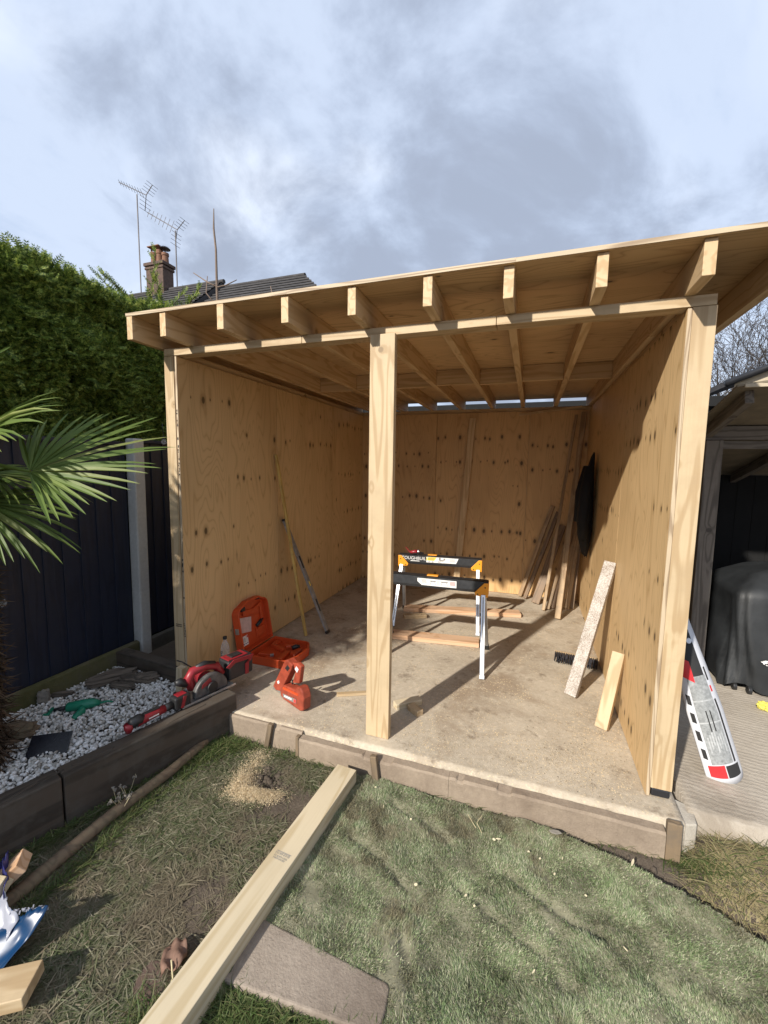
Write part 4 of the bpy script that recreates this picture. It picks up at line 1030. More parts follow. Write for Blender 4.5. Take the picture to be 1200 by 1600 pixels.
def tool_case():
    # local X runs out from the wall, Y along the hinge
    t = thing('tool_case', 'open bright orange plastic nail gun case propped against the left plywood wall', 'tool case', (0.13, 0.72, 0.0), 0.0)
    def shell(name, parent, M):
        """an open tray 0.42 x 0.43 x 0.07 lying flat, rounded outer corners away from the hinge (hinge at x=0)"""
        def outline(x0, x1, y0, y1, r, notch):
            pts = [(x0, y0)]
            for (cx, cy, a0, a1) in ((x1 - r, y0 + r, -90, 0),):
                pts += [(cx + r * math.cos(R(a0 + (a1 - a0) * k / 5)), cy + r * math.sin(R(a0 + (a1 - a0) * k / 5))) for k in range(6)]
            pts += [(x1 + notch, y0 + r + 0.07), (x1 + notch, y1 - r - 0.05)]
            for (cx, cy, a0, a1) in ((x1 - r, y1 - r, 0, 90),):
                pts += [(cx + r * math.cos(R(a0 + (a1 - a0) * k / 5)), cy + r * math.sin(R(a0 + (a1 - a0) * k / 5))) for k in range(6)]
            pts += [(x0, y1)]
            return pts
        A = outline(0.0, 0.40, -0.215, 0.215, 0.07, 0.03); B = outline(0.014, 0.386, -0.201, 0.201, 0.058, 0.026)
        n = len(A)
        vs = [(x, y, 0.0) for x, y in A] + [(x, y, 0.072) for x, y in A] + [(x, y, 0.072) for x, y in B] + [(x, y, 0.020) for x, y in B]
        fs = [tuple(range(n))[::-1]]
        for k in range(n):
            j = (k + 1) % n
            fs += [(k, j, n + j, n + k), (n + k, n + j, 2 * n + j, 2 * n + k), (2 * n + k, 2 * n + j, 3 * n + j, 3 * n + k)]
        fs += [tuple(3 * n + k for k in range(n))]
        mb = MB(); mb.m = M; mb.add(vs, fs)
        return mb.build(name, 'orange', parent, 0.003)
    base = shell('case_base', t, Matrix.Translation((0.015, 0, 0)))
    ML = Matrix.Translation((0.006, 0, 0.075)) @ Matrix.Rotation(R(-99), 4, 'Y')
    # lid: flat tray turned up so that its open side faces the room
    ML = Matrix(((-0.16, 0, 0.987, -0.075), (0, 1, 0, 0), (0.987, 0, 0.16, 0.055), (0, 0, 0, 1)))
    lid = shell('case_lid', t, ML)
    # moulded inserts in the base
    ins = MB()
    for (x, y, dx, dy, h, rz) in ((0.11, -0.08, .14, .05, .03, 12), (0.13, 0.06, .17, .035, .036, -20), (0.27, -0.06, .05, .16, .03, 8), (0.23, 0.13, .10, .04, .034, 30), (0.33, 0.05, .05, .12, .028, -8), (0.06, 0.15, .05, .07, .03, 0), (0.20, -0.15, .12, .04, .025, -14)):
        ins.box((x + .015, y, 0.02 + h / 2), (dx, dy, h), Matrix.Rotation(R(rz), 3, 'Z'))
    ins.build('moulded_insert', 'orange', base, 0.006)
    MB().box((0.39, 0.0, 0.05), (0.016, 0.13, 0.03)).build('carry_handle', 'orange_dark', base, 0.005)
    MB().tube([(0.29, 0.07, 0.055), (0.31, 0.10, 0.06), (0.34, 0.12, 0.058)], [0.018, 0.02, 0.014], 10).build('spare_battery', 'black_plastic', base, smooth=True)
    MB().box((0.20, -0.11, 0.052), (0.03, 0.022, 0.02), Matrix.Rotation(0.6, 3, 'Z')).build('nail_clip', 'dusty_metal', base, 0.003)
    def on_lid(mb): mb.m = ML; return mb
    on_lid(MB()).box((0.22, -0.10, 0.028), (0.13, 0.17, 0.004), Matrix.Rotation(R(12), 3, 'Z')).build('paper_manual', 'sticker_pink', lid)
    on_lid(MB()).box((0.085, -0.13, 0.0225), (0.085, 0.10, 0.003)).build('warning_sticker', 'sticker', lid)
    for k in range(4):
        on_lid(MB()).prism([(0.058 + 0.006 * math.cos(a), -0.165 + k * 0.024 + 0.006 * math.sin(a)) for a in [2 * math.pi * j / 10 for j in range(10)]], 0.0235, 0.0248, 'xy').build('symbol', 'print_blue', lid)
    mm = on_lid(MB())
    for r in range(4):
        mm.box((0.080 + r * 0.009, -0.145, 0.0245), (0.0025, 0.055, 0.0012))
    mm.build('sticker_print', 'print_grey', lid)
    on_lid(MB()).box((0.115, -0.09, 0.0245), (0.018, 0.014, 0.0012)).build('red_square', 'print_red', lid)
    on_lid(MB()).tube([(0.16, 0.05, 0.03), (0.18, 0.10, 0.034), (0.20, 0.145, 0.032)], [0.014, 0.016, 0.012], 8).build('tool_clip', 'black_plastic', lid, smooth=True)
    on_lid(MB()).box((0.405, 0.10, 0.05), (0.012, 0.06, 0.035)).build('latch', 'black_plastic', lid, 0.003)
    on_lid(MB()).box((0.37, -0.13, 0.055), (0.035, 0.05, 0.02)).build('latch', 'black_plastic', lid, 0.003)
    on_lid(MB()).box((0.20, -0.218, 0.035), (0.05, 0.008, 0.035)).build('side_latch', 'dusty_metal', lid, 0.002)
    li = on_lid(MB())
    for (x, y, dx, dy, h, rz) in ((0.31, 0.0, .05, .22, .018, 10), (0.27, 0.14, .14, .03, .02, 0), (0.33, 0.09, .03, .12, .02, -15), (0.10, 0.10, .08, .12, .014, 0)):
        li.box((x, y, 0.02 + h / 2), (dx, dy, h), Matrix.Rotation(R(rz), 3, 'Z'))
    li.build('moulded_rib', 'orange', lid, 0.005)
tool_case()

def nail_gun():
    t = thing('nail_gun', 'dusty orange gas nail gun standing on the slab in front of its case', 'nail gun', (0.60, 0.20, 0.002), math.atan2(-0.423, 0.906))
    k = 0.88
    def sc(poly): return [(a * k, b * k) for a, b in poly]
    MB().prism(sc([(0.032, 0.045), (0.216, 0.335), (0.25, 0.355), (0.331, 0.335), (0.308, 0.285), (0.205, 0.125), (0.15, 0.045), (0.076, 0.025)]), 0.0, 0.062, 'xz').build('motor_housing', 'orange_dark', t, 0.007)
    MB().prism(sc([(0.30, 0.345), (0.376, 0.362), (0.425, 0.35), (0.395, 0.20), (0.30, 0.17), (0.345, 0.28)]), 0.014, 0.050, 'xz').build('handle', 'orange_dark', t, 0.008)
    mg = MB().prism(sc([(0.152, 0.055), (0.205, 0.125), (0.38, 0.150), (0.40, 0.185), (0.45, 0.195), (0.475, 0.165), (0.49, 0.12), (0.48, 0.02), (0.44, 0.0), (0.41, 0.0), (0.205, 0.0), (0.163, 0.015)]), -0.006, 0.060, 'xz').build('magazine', 'orange_dark', t, 0.008)
    MB().prism(sc([(0.20, 0.09), (0.42, 0.115), (0.42, 0.135), (0.21, 0.112)]), -0.012, -0.003, 'xz').build('magazine_rib', 'orange', mg, 0.004)
    MB().prism(sc([(-0.015, 0.0), (0.038, 0.047), (0.157, 0.05), (0.126, 0.005)]), 0.015, 0.05, 'xz').build('nose', 'dusty_metal', t, 0.004)
    MB().prism(sc([(0.20, 0.050), (0.392, 0.078), (0.390, 0.042), (0.205, 0.02)]), -0.0085, -0.0055, 'xz').build('name_plate', 'print_grey', mg, 0.001)
    MB().prism(sc([(0.225, 0.046), (0.33, 0.062), (0.33, 0.048), (0.225, 0.034)]), -0.0096, -0.0084, 'xz').build('name_lettering', 'sticker', mg)
    MB().prism(sc([(0.36, 0.07), (0.390, 0.074), (0.388, 0.046), (0.36, 0.043)]), -0.0096, -0.0084, 'xz').build('name_red', 'print_red', mg)
    MB().prism(sc([(0.225, 0.275), (0.262, 0.315), (0.295, 0.30), (0.262, 0.262)]), -0.004, 0.001, 'xz').build('cap_vent', 'black_plastic', t, 0.003)
    MB().prism(sc([(0.345, 0.305), (0.365, 0.335), (0.395, 0.318), (0.375, 0.285)]), 0.011, 0.0145, 'xz').build('handle_sticker', 'sticker', t)
    MB().prism(sc([(0.105, 0.115), (0.13, 0.135), (0.14, 0.115), (0.118, 0.098)]), -0.003, 0.0005, 'xz').build('body_sticker', 'sticker', t)
    MB().tube([(0.245, 0.03, 0.16), (0.25, 0.03, 0.145), (0.245, 0.03, 0.13)], 0.007, 8).build('trigger', 'black_plastic', t)
nail_gun()

# ================================================================== SAWHORSES
def sawhorse(y, x0, x1, rz, label, kind):
    xm = (x0 + x1) / 2; L = x1 - x0; h = 0.735
    t = thing('sawhorse', label, 'sawhorse', (xm, y, 0.001), rz, 'pair of folding sawhorses in the shed')
    beam = MB().prism([(-0.028, h - 0.105), (0.028, h - 0.105), (0.036, h - 0.08), (0.030, h - 0.006), (0.040, h), (-0.040, h), (-0.030, h - 0.006), (-0.036, h - 0.08)], -L / 2, L / 2, 'yz').build('beam', 'horse_black', t, 0.002)
    for s in (-1, 1):
        for f in (-1, 1):
            xo = s * (L / 2 - 0.06)
            p = MB().prism([(s * (L / 2 + 0.004), h - 0.012), (s * (L / 2 - 0.03), h - 0.012), (s * (L / 2 - 0.11), h - 0.10), (s * (L / 2 - 0.10), h - 0.125), (s * (L / 2 + 0.004), h - 0.135)], f * 0.0405, f * 0.050, 'xz').build('leg_bracket', 'horse_orange', t, 0.003)
            for bx, bz in ((-0.082, -0.112), (-0.025, -0.118), (-0.022, -0.05)):
                MB().prism([(s * (L / 2 + bx) + 0.006 * math.cos(a), h + bz + 0.006 * math.sin(a)) for a in [2 * math.pi * j / 8 for j in range(8)]], f * 0.0495, f * 0.053, 'xz').build('bolt', 'black_plastic', p)
            top = Vector((s * (L / 2 - 0.035), f * 0.046, h - 0.115)); foot = Vector((s * (L / 2 - 0.005), f * 0.30, 0.004))
            lg = board('leg', top, foot, 0.036, 0.026, 'alu', t, up=(1, 0, 0), bevel=0.003)
            g = link('leg_groove', box_mesh(((top - foot).length * 0.88, 0.0275, 0.011), 'dusty_metal', 0), None, lg); g.location = (-0.02, 0, 0)
            board('foot', foot + Vector((0, 0, 0.0)), foot + (top - foot).normalized() * 0.05, 0.042, 0.032, 'black_plastic', t, up=(1, 0, 0)) if f > 0 else board('foot', foot, foot + (top - foot).normalized() * 0.03, 0.040, 0.030, 'alu', t, up=(1, 0, 0))
    yf = -0.0375
    def sticker(poly, mat, d=0.0, parent=None, name='sticker'):
        return MB().prism(poly, yf - 0.0008 - d, yf + 0.004 - d, 'xz').build(name, mat, parent or beam)
    def txt(body, size, cx, cz, mat, parent, d=0.002):
        me = text_mesh(body, size); me.materials.append(MAT[mat]); o = link('lettering', me, None, parent)
        o.location = (cx, yf - d - 0.0006, cz); o.rotation_euler = (R(90), 0, 0); return o
    if kind == 0:
        s = sticker([(-0.14, h - 0.022), (0.205, h - 0.022), (0.205, h - 0.082), (-0.10, h - 0.082), (-0.14, h - 0.05)], 'sticker')
        g = MB()
        for (cx, w) in ((0.0, .05), (0.10, .06)):
            g.box((cx, yf - 0.0012, h - 0.04), (w, 0.001, 0.010))
            g.box((cx - w * .4, yf - 0.0012, h - 0.06), (0.004, 0.001, 0.03), Matrix.Rotation(0.35, 3, 'Y'))
            g.box((cx + w * .4, yf - 0.0012, h - 0.06), (0.004, 0.001, 0.03), Matrix.Rotation(-0.35, 3, 'Y'))
        for k in range(6):
            g.box((-0.085 + 0.002 * k, yf - 0.0012, h - 0.03 - k * 0.006), (0.045, 0.001, 0.0022))
            g.box((0.045, yf - 0.0012, h - 0.032 - k * 0.007), (0.03, 0.001, 0.0022))
        g.build('sticker_print', 'print_grey', s)
        g = MB()
        for k in range(6): g.box((0.172, yf - 0.0012, h - 0.032 - k * 0.006), (0.05, 0.001, 0.0024))
        g.build('sticker_print', 'print_red', s)
        MB().box((-0.01, 0.0, h + 0.004), (0.10, 0.05, 0.008)).build('top_pad', 'horse_orange', t, 0.003)
    else:
        s = sticker([(-0.14, h - 0.014), (0.205, h - 0.014), (0.18, h - 0.07), (-0.14, h - 0.074)], 'sticker')
        s2 = sticker([(-0.139, h - 0.015), (-0.03, h - 0.015), (-0.055, h - 0.052), (-0.139, h - 0.052)], 'sticker_yellow', 0.0008)
        g = MB()
        for k in range(3): g.box((-0.09, yf - 0.0022, h - 0.024 - k * 0.010), (0.075 - 0.012 * k, 0.001, 0.004))
        for (cx, cz, w, hh) in ((0.005, -.03, .02, .03), (0.03, -.045, .035, .014), (0.055, -.03, .02, .02), (-0.11, -.064, .012, .01), (-0.07, -.064, .012, .01), (0.0, -.06, .03, .008)):
            g.box((cx, yf - 0.0022, h + cz), (w, 0.001, hh))
        for k in range(4): g.box((0.14, yf - 0.0022, h - 0.025 - k * 0.009), (0.06, 0.001, 0.0022))
        g.build('sticker_print', 'print_grey', s)
        txt('TOUGHBUILT', 0.048, -0.265, h - 0.038, 'sticker', beam)
        MB().box((-0.265, yf - 0.0012, h - 0.066), (0.10, 0.0012, 0.007)).build('sticker_strip', 'sticker', beam)
        MB().box((-0.08, 0.0, h + 0.004), (0.10, 0.05, 0.008)).build('top_pad', 'horse_orange', t, 0.003)
    return t
sawhorse(1.215, 1.135, 2.075, R(2.0), 'nearer black sawhorse with white instruction sticker and silver legs', 0)
sawhorse(2.08, 1.03, 1.925, R(4.5), 'farther black sawhorse with bold white lettering and yellow sticker', 1)
def chuck():
    t = thing('drill_bit_holder', 'small red and grey hand tool lying on the farther sawhorse', 'hand tool', (1.20, 2.055, 0.738), R(20))
    MB().tube([(-0.05, 0, 0.02), (0.0, 0, 0.024), (0.03, 0, 0.026)], [0.012, 0.022, 0.024], 12).build('body', 'tool_red', t, smooth=True)
    MB().tube([(0.03, 0, 0.026), (0.055, 0, 0.026)], [0.024, 0.019], 12).build('collar', 'alu', t, smooth=True)
    MB().tube([(-0.05, 0, 0.02), (-0.10, 0.02, 0.075)], [0.006, 0.003], 6).build('lever', 'tool_red', t)
    MB().tube([(0.05, 0, 0.02), (0.10, -0.01, 0.012), (-0.02, -0.03, 0.01)], 0.007, 6).build('strap', 'black_plastic', t)
chuck()

# ================================================================== LOOSE TIMBER ON THE SLAB
def plank(p0, p1, w, th, mat, label, name='plank', up=(0, 0, 1), cat='plank', group=None, roll=0.0):
    o = board(name, p0, p1, w, th, mat, None, up=up, bevel=0.003, roll=roll)
    return tag(o, label, cat, group)
plank((1.02, 2.30, 0.024), (2.33, 2.60, 0.024), 0.044, 0.145, 'pine_pink', 'long pinkish plank on the slab behind the farther sawhorse')
plank((1.05, 1.49, 0.024), (1.98, 1.60, 0.024), 0.044, 0.15, 'pine_pink', 'pinkish plank with wane lying under the nearer sawhorse')
plank((1.10, 2.02, 0.022), (1.33, 2.14, 0.022), 0.04, 0.07, 'pine', 'short timber block by the left feet of the farther sawhorse', cat='timber')
plank((1.10, 0.30, 0.012), (1.36, 0.43, 0.012), 0.02, 0.035, 'pine', 'thin offcut strip just left of the centre post foot', name='timber_offcut', cat='timber')
plank((1.55, 0.30, 0.022), (1.70, 0.43, 0.022), 0.042, 0.060, 'pine_pale', 'pale offcut block behind the foot of the centre post', name='timber_offcut', cat='timber')
plank((1.655, 0.33, 0.022), (1.74, 0.27, 0.022), 0.042, 0.055, 'pine', 'small brown offcut block touching the pale one by the centre post', name='timber_offcut', cat='timber')
# boards leaning in the far right corner
G = 'battens leaning in the back right corner'
for (p0, p1, w, th, mat, lab) in (
    ((2.31, 3.36, 0.0), (2.655, 3.43, 1.22), 0.05, 0.035, 'old_batten', 'leftmost batten leaning in the back right corner of the shed'),
    ((2.375, 3.28, 0.0), (2.725, 3.42, 1.15), 0.045, 0.04, 'dark_batten', 'dark greyish batten second from the left in the corner stack'),
    ((2.50, 3.11, 0.0), (2.78, 3.425, 0.98), 0.10, 0.025, 'dark_batten', 'wide dark short board in the corner stack'),
    ((2.59, 2.86, 0.0), (2.865, 3.42, 2.37), 0.035, 0.018, 'old_batten', 'tall thin strip reaching nearly to the roof in the corner stack'),
    ((2.735, 2.615, 0.0), (2.955, 3.41, 2.40), 0.062, 0.03, 'old_batten', 'tallest thick batten with chewed foot in the corner stack'),
    ((2.64, 2.93, 0.0), (2.90, 3.41, 1.06), 0.045, 0.02, 'old_batten', 'thin brown batten behind the tallest batten in the corner'),
    ((2.70, 2.98, 0.0), (2.935, 3.40, 1.14), 0.05, 0.02, 'dark_batten', 'dark narrow batten squeezed in the middle of the corner stack'),
    ((2.79, 3.0, 0.0), (2.97, 3.38, 1.10), 0.055, 0.022, 'old_batten', 'brown batten just right of the tallest batten in the corner'),
    ((2.86, 3.02, 0.0), (2.985, 3.33, 1.02), 0.05, 0.022, 'old_batten', 'second batten from the right wall in the corner stack'),
    ((2.915, 3.04, 0.0), (2.995, 3.30, 0.95), 0.045, 0.02, 'dark_batten', 'rightmost batten against the right wall in the corner stack')):
    plank(Vector(p0) + Vector((0, 0, .015)), p1, w, th, mat, lab, 'batten', up=(1, -0.35, 0), cat='batten', group=G)
plank((1.455, 3.36, 0.014), (1.60, 3.425, 2.36), 0.085, 0.02, 'pine_rafter', 'tall single batten leaning against the middle of the back wall', 'batten', up=(1, 0, 0), cat='batten')
plank((0.345, 1.165, 0.014), (0.022, 1.17, 1.79), 0.030, 0.022, 'yellow_pine', 'long yellow stick leaning on the left plywood wall', 'stick', up=(0, 1, 0), cat='stick')
def level():
    a, b = Vector((0.508, 1.32, 0.012)), Vector((0.03, 1.285, 1.145))
    t = thing('spirit_level', 'dusty grey spirit level leaning on the left wall beside the yellow stick', 'spirit level', a)
    d = (b - a); L = d.length
    o = board('rail', (0, 0, 0), d, 0.055, 0.022, 'level_grey', t, up=(0, 1, 0), bevel=0.003)
    for f in (0.24, 0.62):
        p = d * f
        v = board('hand_slot', p - d * 0.055, p + d * 0.055, 0.028, 0.0265, 'black_plastic', t, up=(0, 1, 0), bevel=0.006)
    p = d * 0.43
    board('vial', p - d * 0.02, p + d * 0.02, 0.016, 0.027, 'sticker_yellow', t, up=(0, 1, 0), bevel=0.004)
    board('end_cap', -d * 0.003, d * 0.02, 0.058, 0.025, 'black_plastic', t, up=(0, 1, 0))
    board('end_cap', d * 0.985, d * 1.003, 0.058, 0.025, 'black_plastic', t, up=(0, 1, 0))
level()
plank((2.73, 0.895, 0.02), (2.985, 1.20, 0.985), 0.085, 0.045, 'speckled', 'white speckled paint-crusted board leaning on the right wall', 'board', up=(1, -0.5, 0), cat='board')
plank((2.885, 0.53, 0.02), (2.988, 0.70, 0.475), 0.075, 0.045, 'pine', 'short clean timber offcut leaning on the right wall near the front', 'timber_offcut', up=(1, -0.5, 0), cat='timber')

def broom():
    t = thing('broom', 'yard broom with dark stiff bristles lying on the slab by the right wall', 'broom', (2.82, 1.46, 0.0), R(-6))
    board('head', (-0.175, 0.06, 0.055), (0.165, 0.06, 0.055), 0.055, 0.022, 'pine', t, bevel=0.004)
    br = MB()
    for i in range(24):
        for j in range(4):
            x = -0.168 + i * 0.0142; z = 0.032 + j * 0.0155
            e = Vector((x + random.uniform(-.006, .006), -0.035 + random.uniform(-.01, .01), max(0.006, z - 0.012 + random.uniform(-.006, .006))))
            br.tube([(x, 0.05, z), ((x + e.x) / 2, 0.01, z - 0.002), e], [0.0045, 0.006, 0.0035], 5)
    br.build('bristles', 'bristle', t)
    board('handle', (0.02, 0.07, 0.05), (0.10, 1.24, 0.016), 0.024, 0.024, 'old_batten', t, bevel=0.008)
    MB().tube([(0.10, 1.24, 0.02), (0.075, 1.28, 0.03), (0.055, 1.26, 0.03), (0.07, 1.235, 0.02)], 0.003, 5).build('hanging_loop', 'black_plastic', t)
broom()

def jacket():
    t = thing('black_jacket', 'black jacket hanging from the right wall near the corner', 'jacket', (2.99, 2.52, 1.86))
    # cross sections down the hang: (z, x0 reach from wall, y half width, y centre)
    prof = [(0.0, 0.012, 0.012, 0.0), (-0.05, 0.035, 0.05, 0.0), (-0.16, 0.060, 0.10, 0.0), (-0.32, 0.085, 0.15, 0.01), (-0.52, 0.115, 0.19, 0.02), (-0.70, 0.125, 0.20, 0.02), (-0.85, 0.11, 0.19, 0.03), (-0.98, 0.075, 0.13, 0.06), (-1.06, 0.05, 0.08, 0.09), (-1.10, 0.02, 0.04, 0.09)]
    n = 28; vs = []; fs = []
    for i, (z, rx, ry, yc) in enumerate(prof):
        for k in range(n):
            a = 2 * math.pi * k / n
            fold = 1 + 0.16 * math.sin(a * 5 + i * 0.5) * min(1, i / 3)
            x = -rx * 0.5 + math.cos(a) * rx * 0.55 * fold; y = yc + math.sin(a) * ry * fold
            vs.append((min(0.018, x), y, z + 0.02 * math.sin(a * 3 + i)))
    for i in range(len(prof) - 1):
        for k in range(n):
            fs.append((i * n + k, i * n + (k + 1) % n, (i + 1) * n + (k + 1) % n, (i + 1) * n + k))
    fs += [tuple(range(n)), tuple((len(prof) - 1) * n + k for k in range(n))]
    MB().add(vs, fs).build('body', 'jacket', t, smooth=True)
    MB().tube([(-0.05, -0.10, -0.14), (-0.085, -0.16, -0.40), (-0.095, -0.175, -0.68), (-0.085, -0.16, -0.88)], [0.045, 0.055, 0.05, 0.042], 12).build('sleeve', 'jacket', t, smooth=True)
    MB().tube([(-0.05, 0.10, -0.14), (-0.09, 0.20, -0.42), (-0.10, 0.23, -0.74)], [0.045, 0.055, 0.045], 12).build('sleeve', 'jacket', t, smooth=True)
jacket()

# ================================================================== RIGHT SIDE: PATH, CARPORT, COVERED BARBECUE
def fairing():
    # local: Z along the length, convex side facing -Y; leans back onto the shed's corner stud
    t = thing('plastic_fairing', 'white curved plastic fairing with black and red stripes leaning outside the right shed corner', 'fairing', (3.475, 0.30, 0.0))
    Lr, Wd = 0.98, 0.205
    foot = Vector((3.475, 0.33, 0.012)); topv = Vector((3.185, 0.46, 0.93))
    ax = (topv - foot).normalized(); side = Vector((0.93, 0.30, 0.0)); side = (side - ax * side.dot(ax)).normalized(); nrm = side.cross(ax)
    if nrm.y > 0: nrm = -nrm
    base = Vector((3.475, 0.30, 0.0))
    def S(u, v, lift=0.0):
        """u -1..1 across, v 0..1 along"""
        taper = 1.0 - 0.42 * max(0, v - 0.35) / 0.65
        end = 0.035 * (1 - (u * 0.9) ** 2) * max(0, 1 - v / 0.06)       # rounded toe
        a = u * R(62)
        return foot + ax * (v * Lr - end) + side * (math.sin(a) / math.sin(R(62)) * Wd / 2 * taper) + nrm * ((math.cos(a) - math.cos(R(62))) * 0.095 * taper + lift) - base
    def patch(name, mat, u0, u1, v0, v1, lift, parent, nu=12, nv=16, slant=0.0, th=0.0):
        vs = []; fs = []
        for lf in (lift, lift - th) if th else (lift,):
            for i in range(nu + 1):
                for j in range(nv + 1):
                    v = v0 + (v1 - v0) * j / nv; u = u0 + (u1 - u0) * i / nu
                    vs.append(S(u, v + slant * (u - u0), lf))
        n = nv + 1; N = (nu + 1) * n
        q = lambda o: [(o + i * n + j, o + (i + 1) * n + j, o + (i + 1) * n + j + 1, o + i * n + j + 1) for i in range(nu) for j in range(nv)]
        fs = q(0)
        if th:
            fs += [f[::-1] for f in q(N)]
            rim = [i * n for i in range(nu + 1)] + [nu * n + j for j in range(1, n)] + [i * n + nv for i in range(nu - 1, -1, -1)] + [j for j in range(nv - 1, 0, -1)]
            fs += [(rim[k], rim[(k + 1) % len(rim)], rim[(k + 1) % len(rim)] + N, rim[k] + N) for k in range(len(rim))]
        return MB().add(vs, fs).build(name, mat, parent, smooth=True)
    sh = patch('shell', 'white_paint', -1, 1, 0.0, 1.0, 0.0, t, 24, 40, th=0.005)
    patch('black_panel', 'print_black', -0.75, 0.26, 0.56, 0.98, 0.0015, t)
    patch('grey_decal', 'sticker_grey', -0.62, 0.30, 0.075, 0.56, 0.0022, t)
    for v in (0.30, 0.42): patch('decal_band', 'sticker_pale', -0.62, 0.30, v, v + 0.008, 0.0030, t, 10, 2)
    for k in range(7): patch('scuff', 'sticker_pale', -0.5 + 0.105 * k, -0.44 + 0.105 * k, 0.14 + 0.02 * (k % 3), 0.225 + 0.013 * ((k * 5) % 4), 0.0031, t, 2, 4, 0.03)
    patch('side_stripe', 'print_black', 0.36, 0.47, 0.075, 0.42, 0.0018, t, 3, 14)
    patch('side_stripe', 'print_black', 0.36, 0.47, 0.525, 0.60, 0.0018, t, 3, 6)
    patch('side_stripe', 'red_paint', 0.36, 0.47, 0.46, 0.495, 0.0018, t, 3, 4)
    patch('toe_stripe', 'print_black', -0.10, 0.58, 0.022, 0.065, 0.0018, t, 8, 3)
    patch('toe_stripe', 'red_paint', -0.80, -0.14, 0.022, 0.070, 0.0018, t, 8, 3)
    patch('red_flash', 'red_paint', -0.85, -0.30, 0.57, 0.69, 0.0024, t, 6, 6, -0.08)
    for k in range(4): patch('check', 'print_black', -0.88, -0.70, 0.11 + k * 0.10, 0.165 + k * 0.10, 0.0018, t, 3, 5, -0.05)
    for u in (-0.25, -0.08): patch('thin_line', 'print_black', u, u + 0.05, 0.255, 0.37, 0.0032, t, 2, 8)
    c = S(0.02, 0.76, 0.004)
    MB().tube([c, c + nrm * 0.006], [0.017, 0.015], 16).build('round_badge', 'alu', t)
fairing()

def carport():
    t = thing('carport', 'weathered timber lean-to with felt roof right of the shed', 'carport', (3.71, 1.62, 0.0))
    o = Vector((3.71, 1.62, 0.0))
    def L(p): return Vector(p) - o
    board('post', L((3.715, 1.62, 0.0)), L((3.70, 1.62, 1.93)), 0.112, 0.10, 'grey_post', t, up=(1, 0, 0), bevel=0.004)
    board('post', L((6.6, 1.62, 0.0)), L((6.6, 1.62, 1.93)), 0.112, 0.10, 'grey_post', t, up=(1, 0, 0), bevel=0.004)
    board('front_beam', L((3.44, 1.62, 1.985)), L((6.75, 1.62, 1.985)), 0.105, 0.06, 'grey_post', t, bevel=0.004)
    board('upper_beam', L((3.60, 1.62, 1.895)), L((6.75, 1.62, 1.895)), 0.06, 0.05, 'grey_post', t, bevel=0.004)
    sl = -0.17 / 0.62
    for x in (3.66, 4.35, 5.05, 5.75, 6.45):
        board('rafter', L((x, 0.98, 2.165)), L((x, 3.05, 2.165 + sl * 2.07)), 0.085, 0.05, 'grey_post', t, bevel=0.003)
    # roof sheet with a sagging left edge
    xs = np.linspace(3.56, 6.9, 24); ys = np.linspace(0.90, 3.15, 18); mb = MB(); vs = []; fs = []
    for lay in (0, 1):
        for x in xs:
            for y in ys:
                sag = 0.02 * max(0, (3.66 - x) / 0.1) ** 1.5
                vs.append(L((x, y, 2.215 + sl * (y - 0.98) - sag + 0.012 * lay - 0.0)))
    n = len(ys); N = len(xs) * n
    for lay in (0, 1):
        for i in range(len(xs) - 1):
            for j in range(n - 1):
                a = lay * N + i * n + j; fs.append((a, a + n, a + n + 1, a + 1))
    rim = [i * n for i in range(len(xs))] + [(len(xs) - 1) * n + j for j in range(1, n)] + [i * n + n - 1 for i in range(len(xs) - 2, -1, -1)] + [j for j in range(n - 2, 0, -1)]
    fs += [(rim[k], rim[(k + 1) % len(rim)], rim[(k + 1) % len(rim)] + N, rim[k] + N) for k in range(len(rim))]
    mb.add(vs, fs).build('roof_sheet', 'felt', t)
    board('fascia', L((3.60, 0.905, 2.222)), L((6.9, 0.905, 2.222)), 0.022, 0.02, 'soffit', t)
    # back and side boards, near-black to paint in the bay's deep shade
    for i in range(24):
        x = 3.45 + 0.145 * i
        board('back_board', L((x, 2.95, 0.0)), L((x, 2.95, 1.66)), 0.143, 0.02, 'dark_shade_wall', t, up=(1, 0, 0), bevel=0.002)
    for i in range(7):
        y = 1.8 + 0.145 * i
        board('side_board', L((6.8, y, 0.0)), L((6.8, y, 1.85 + sl * (y - 1.6))), 0.143, 0.02, 'dark_shade_wall', t, up=(0, 1, 0), bevel=0.002)
        board('side_board', L((3.40, y + .3, 0.0)), L((3.40, y + .3, 1.85 + sl * (y - 1.3))), 0.143, 0.02, 'dark_shade_wall', t, up=(0, 1, 0), bevel=0.002)
carport()

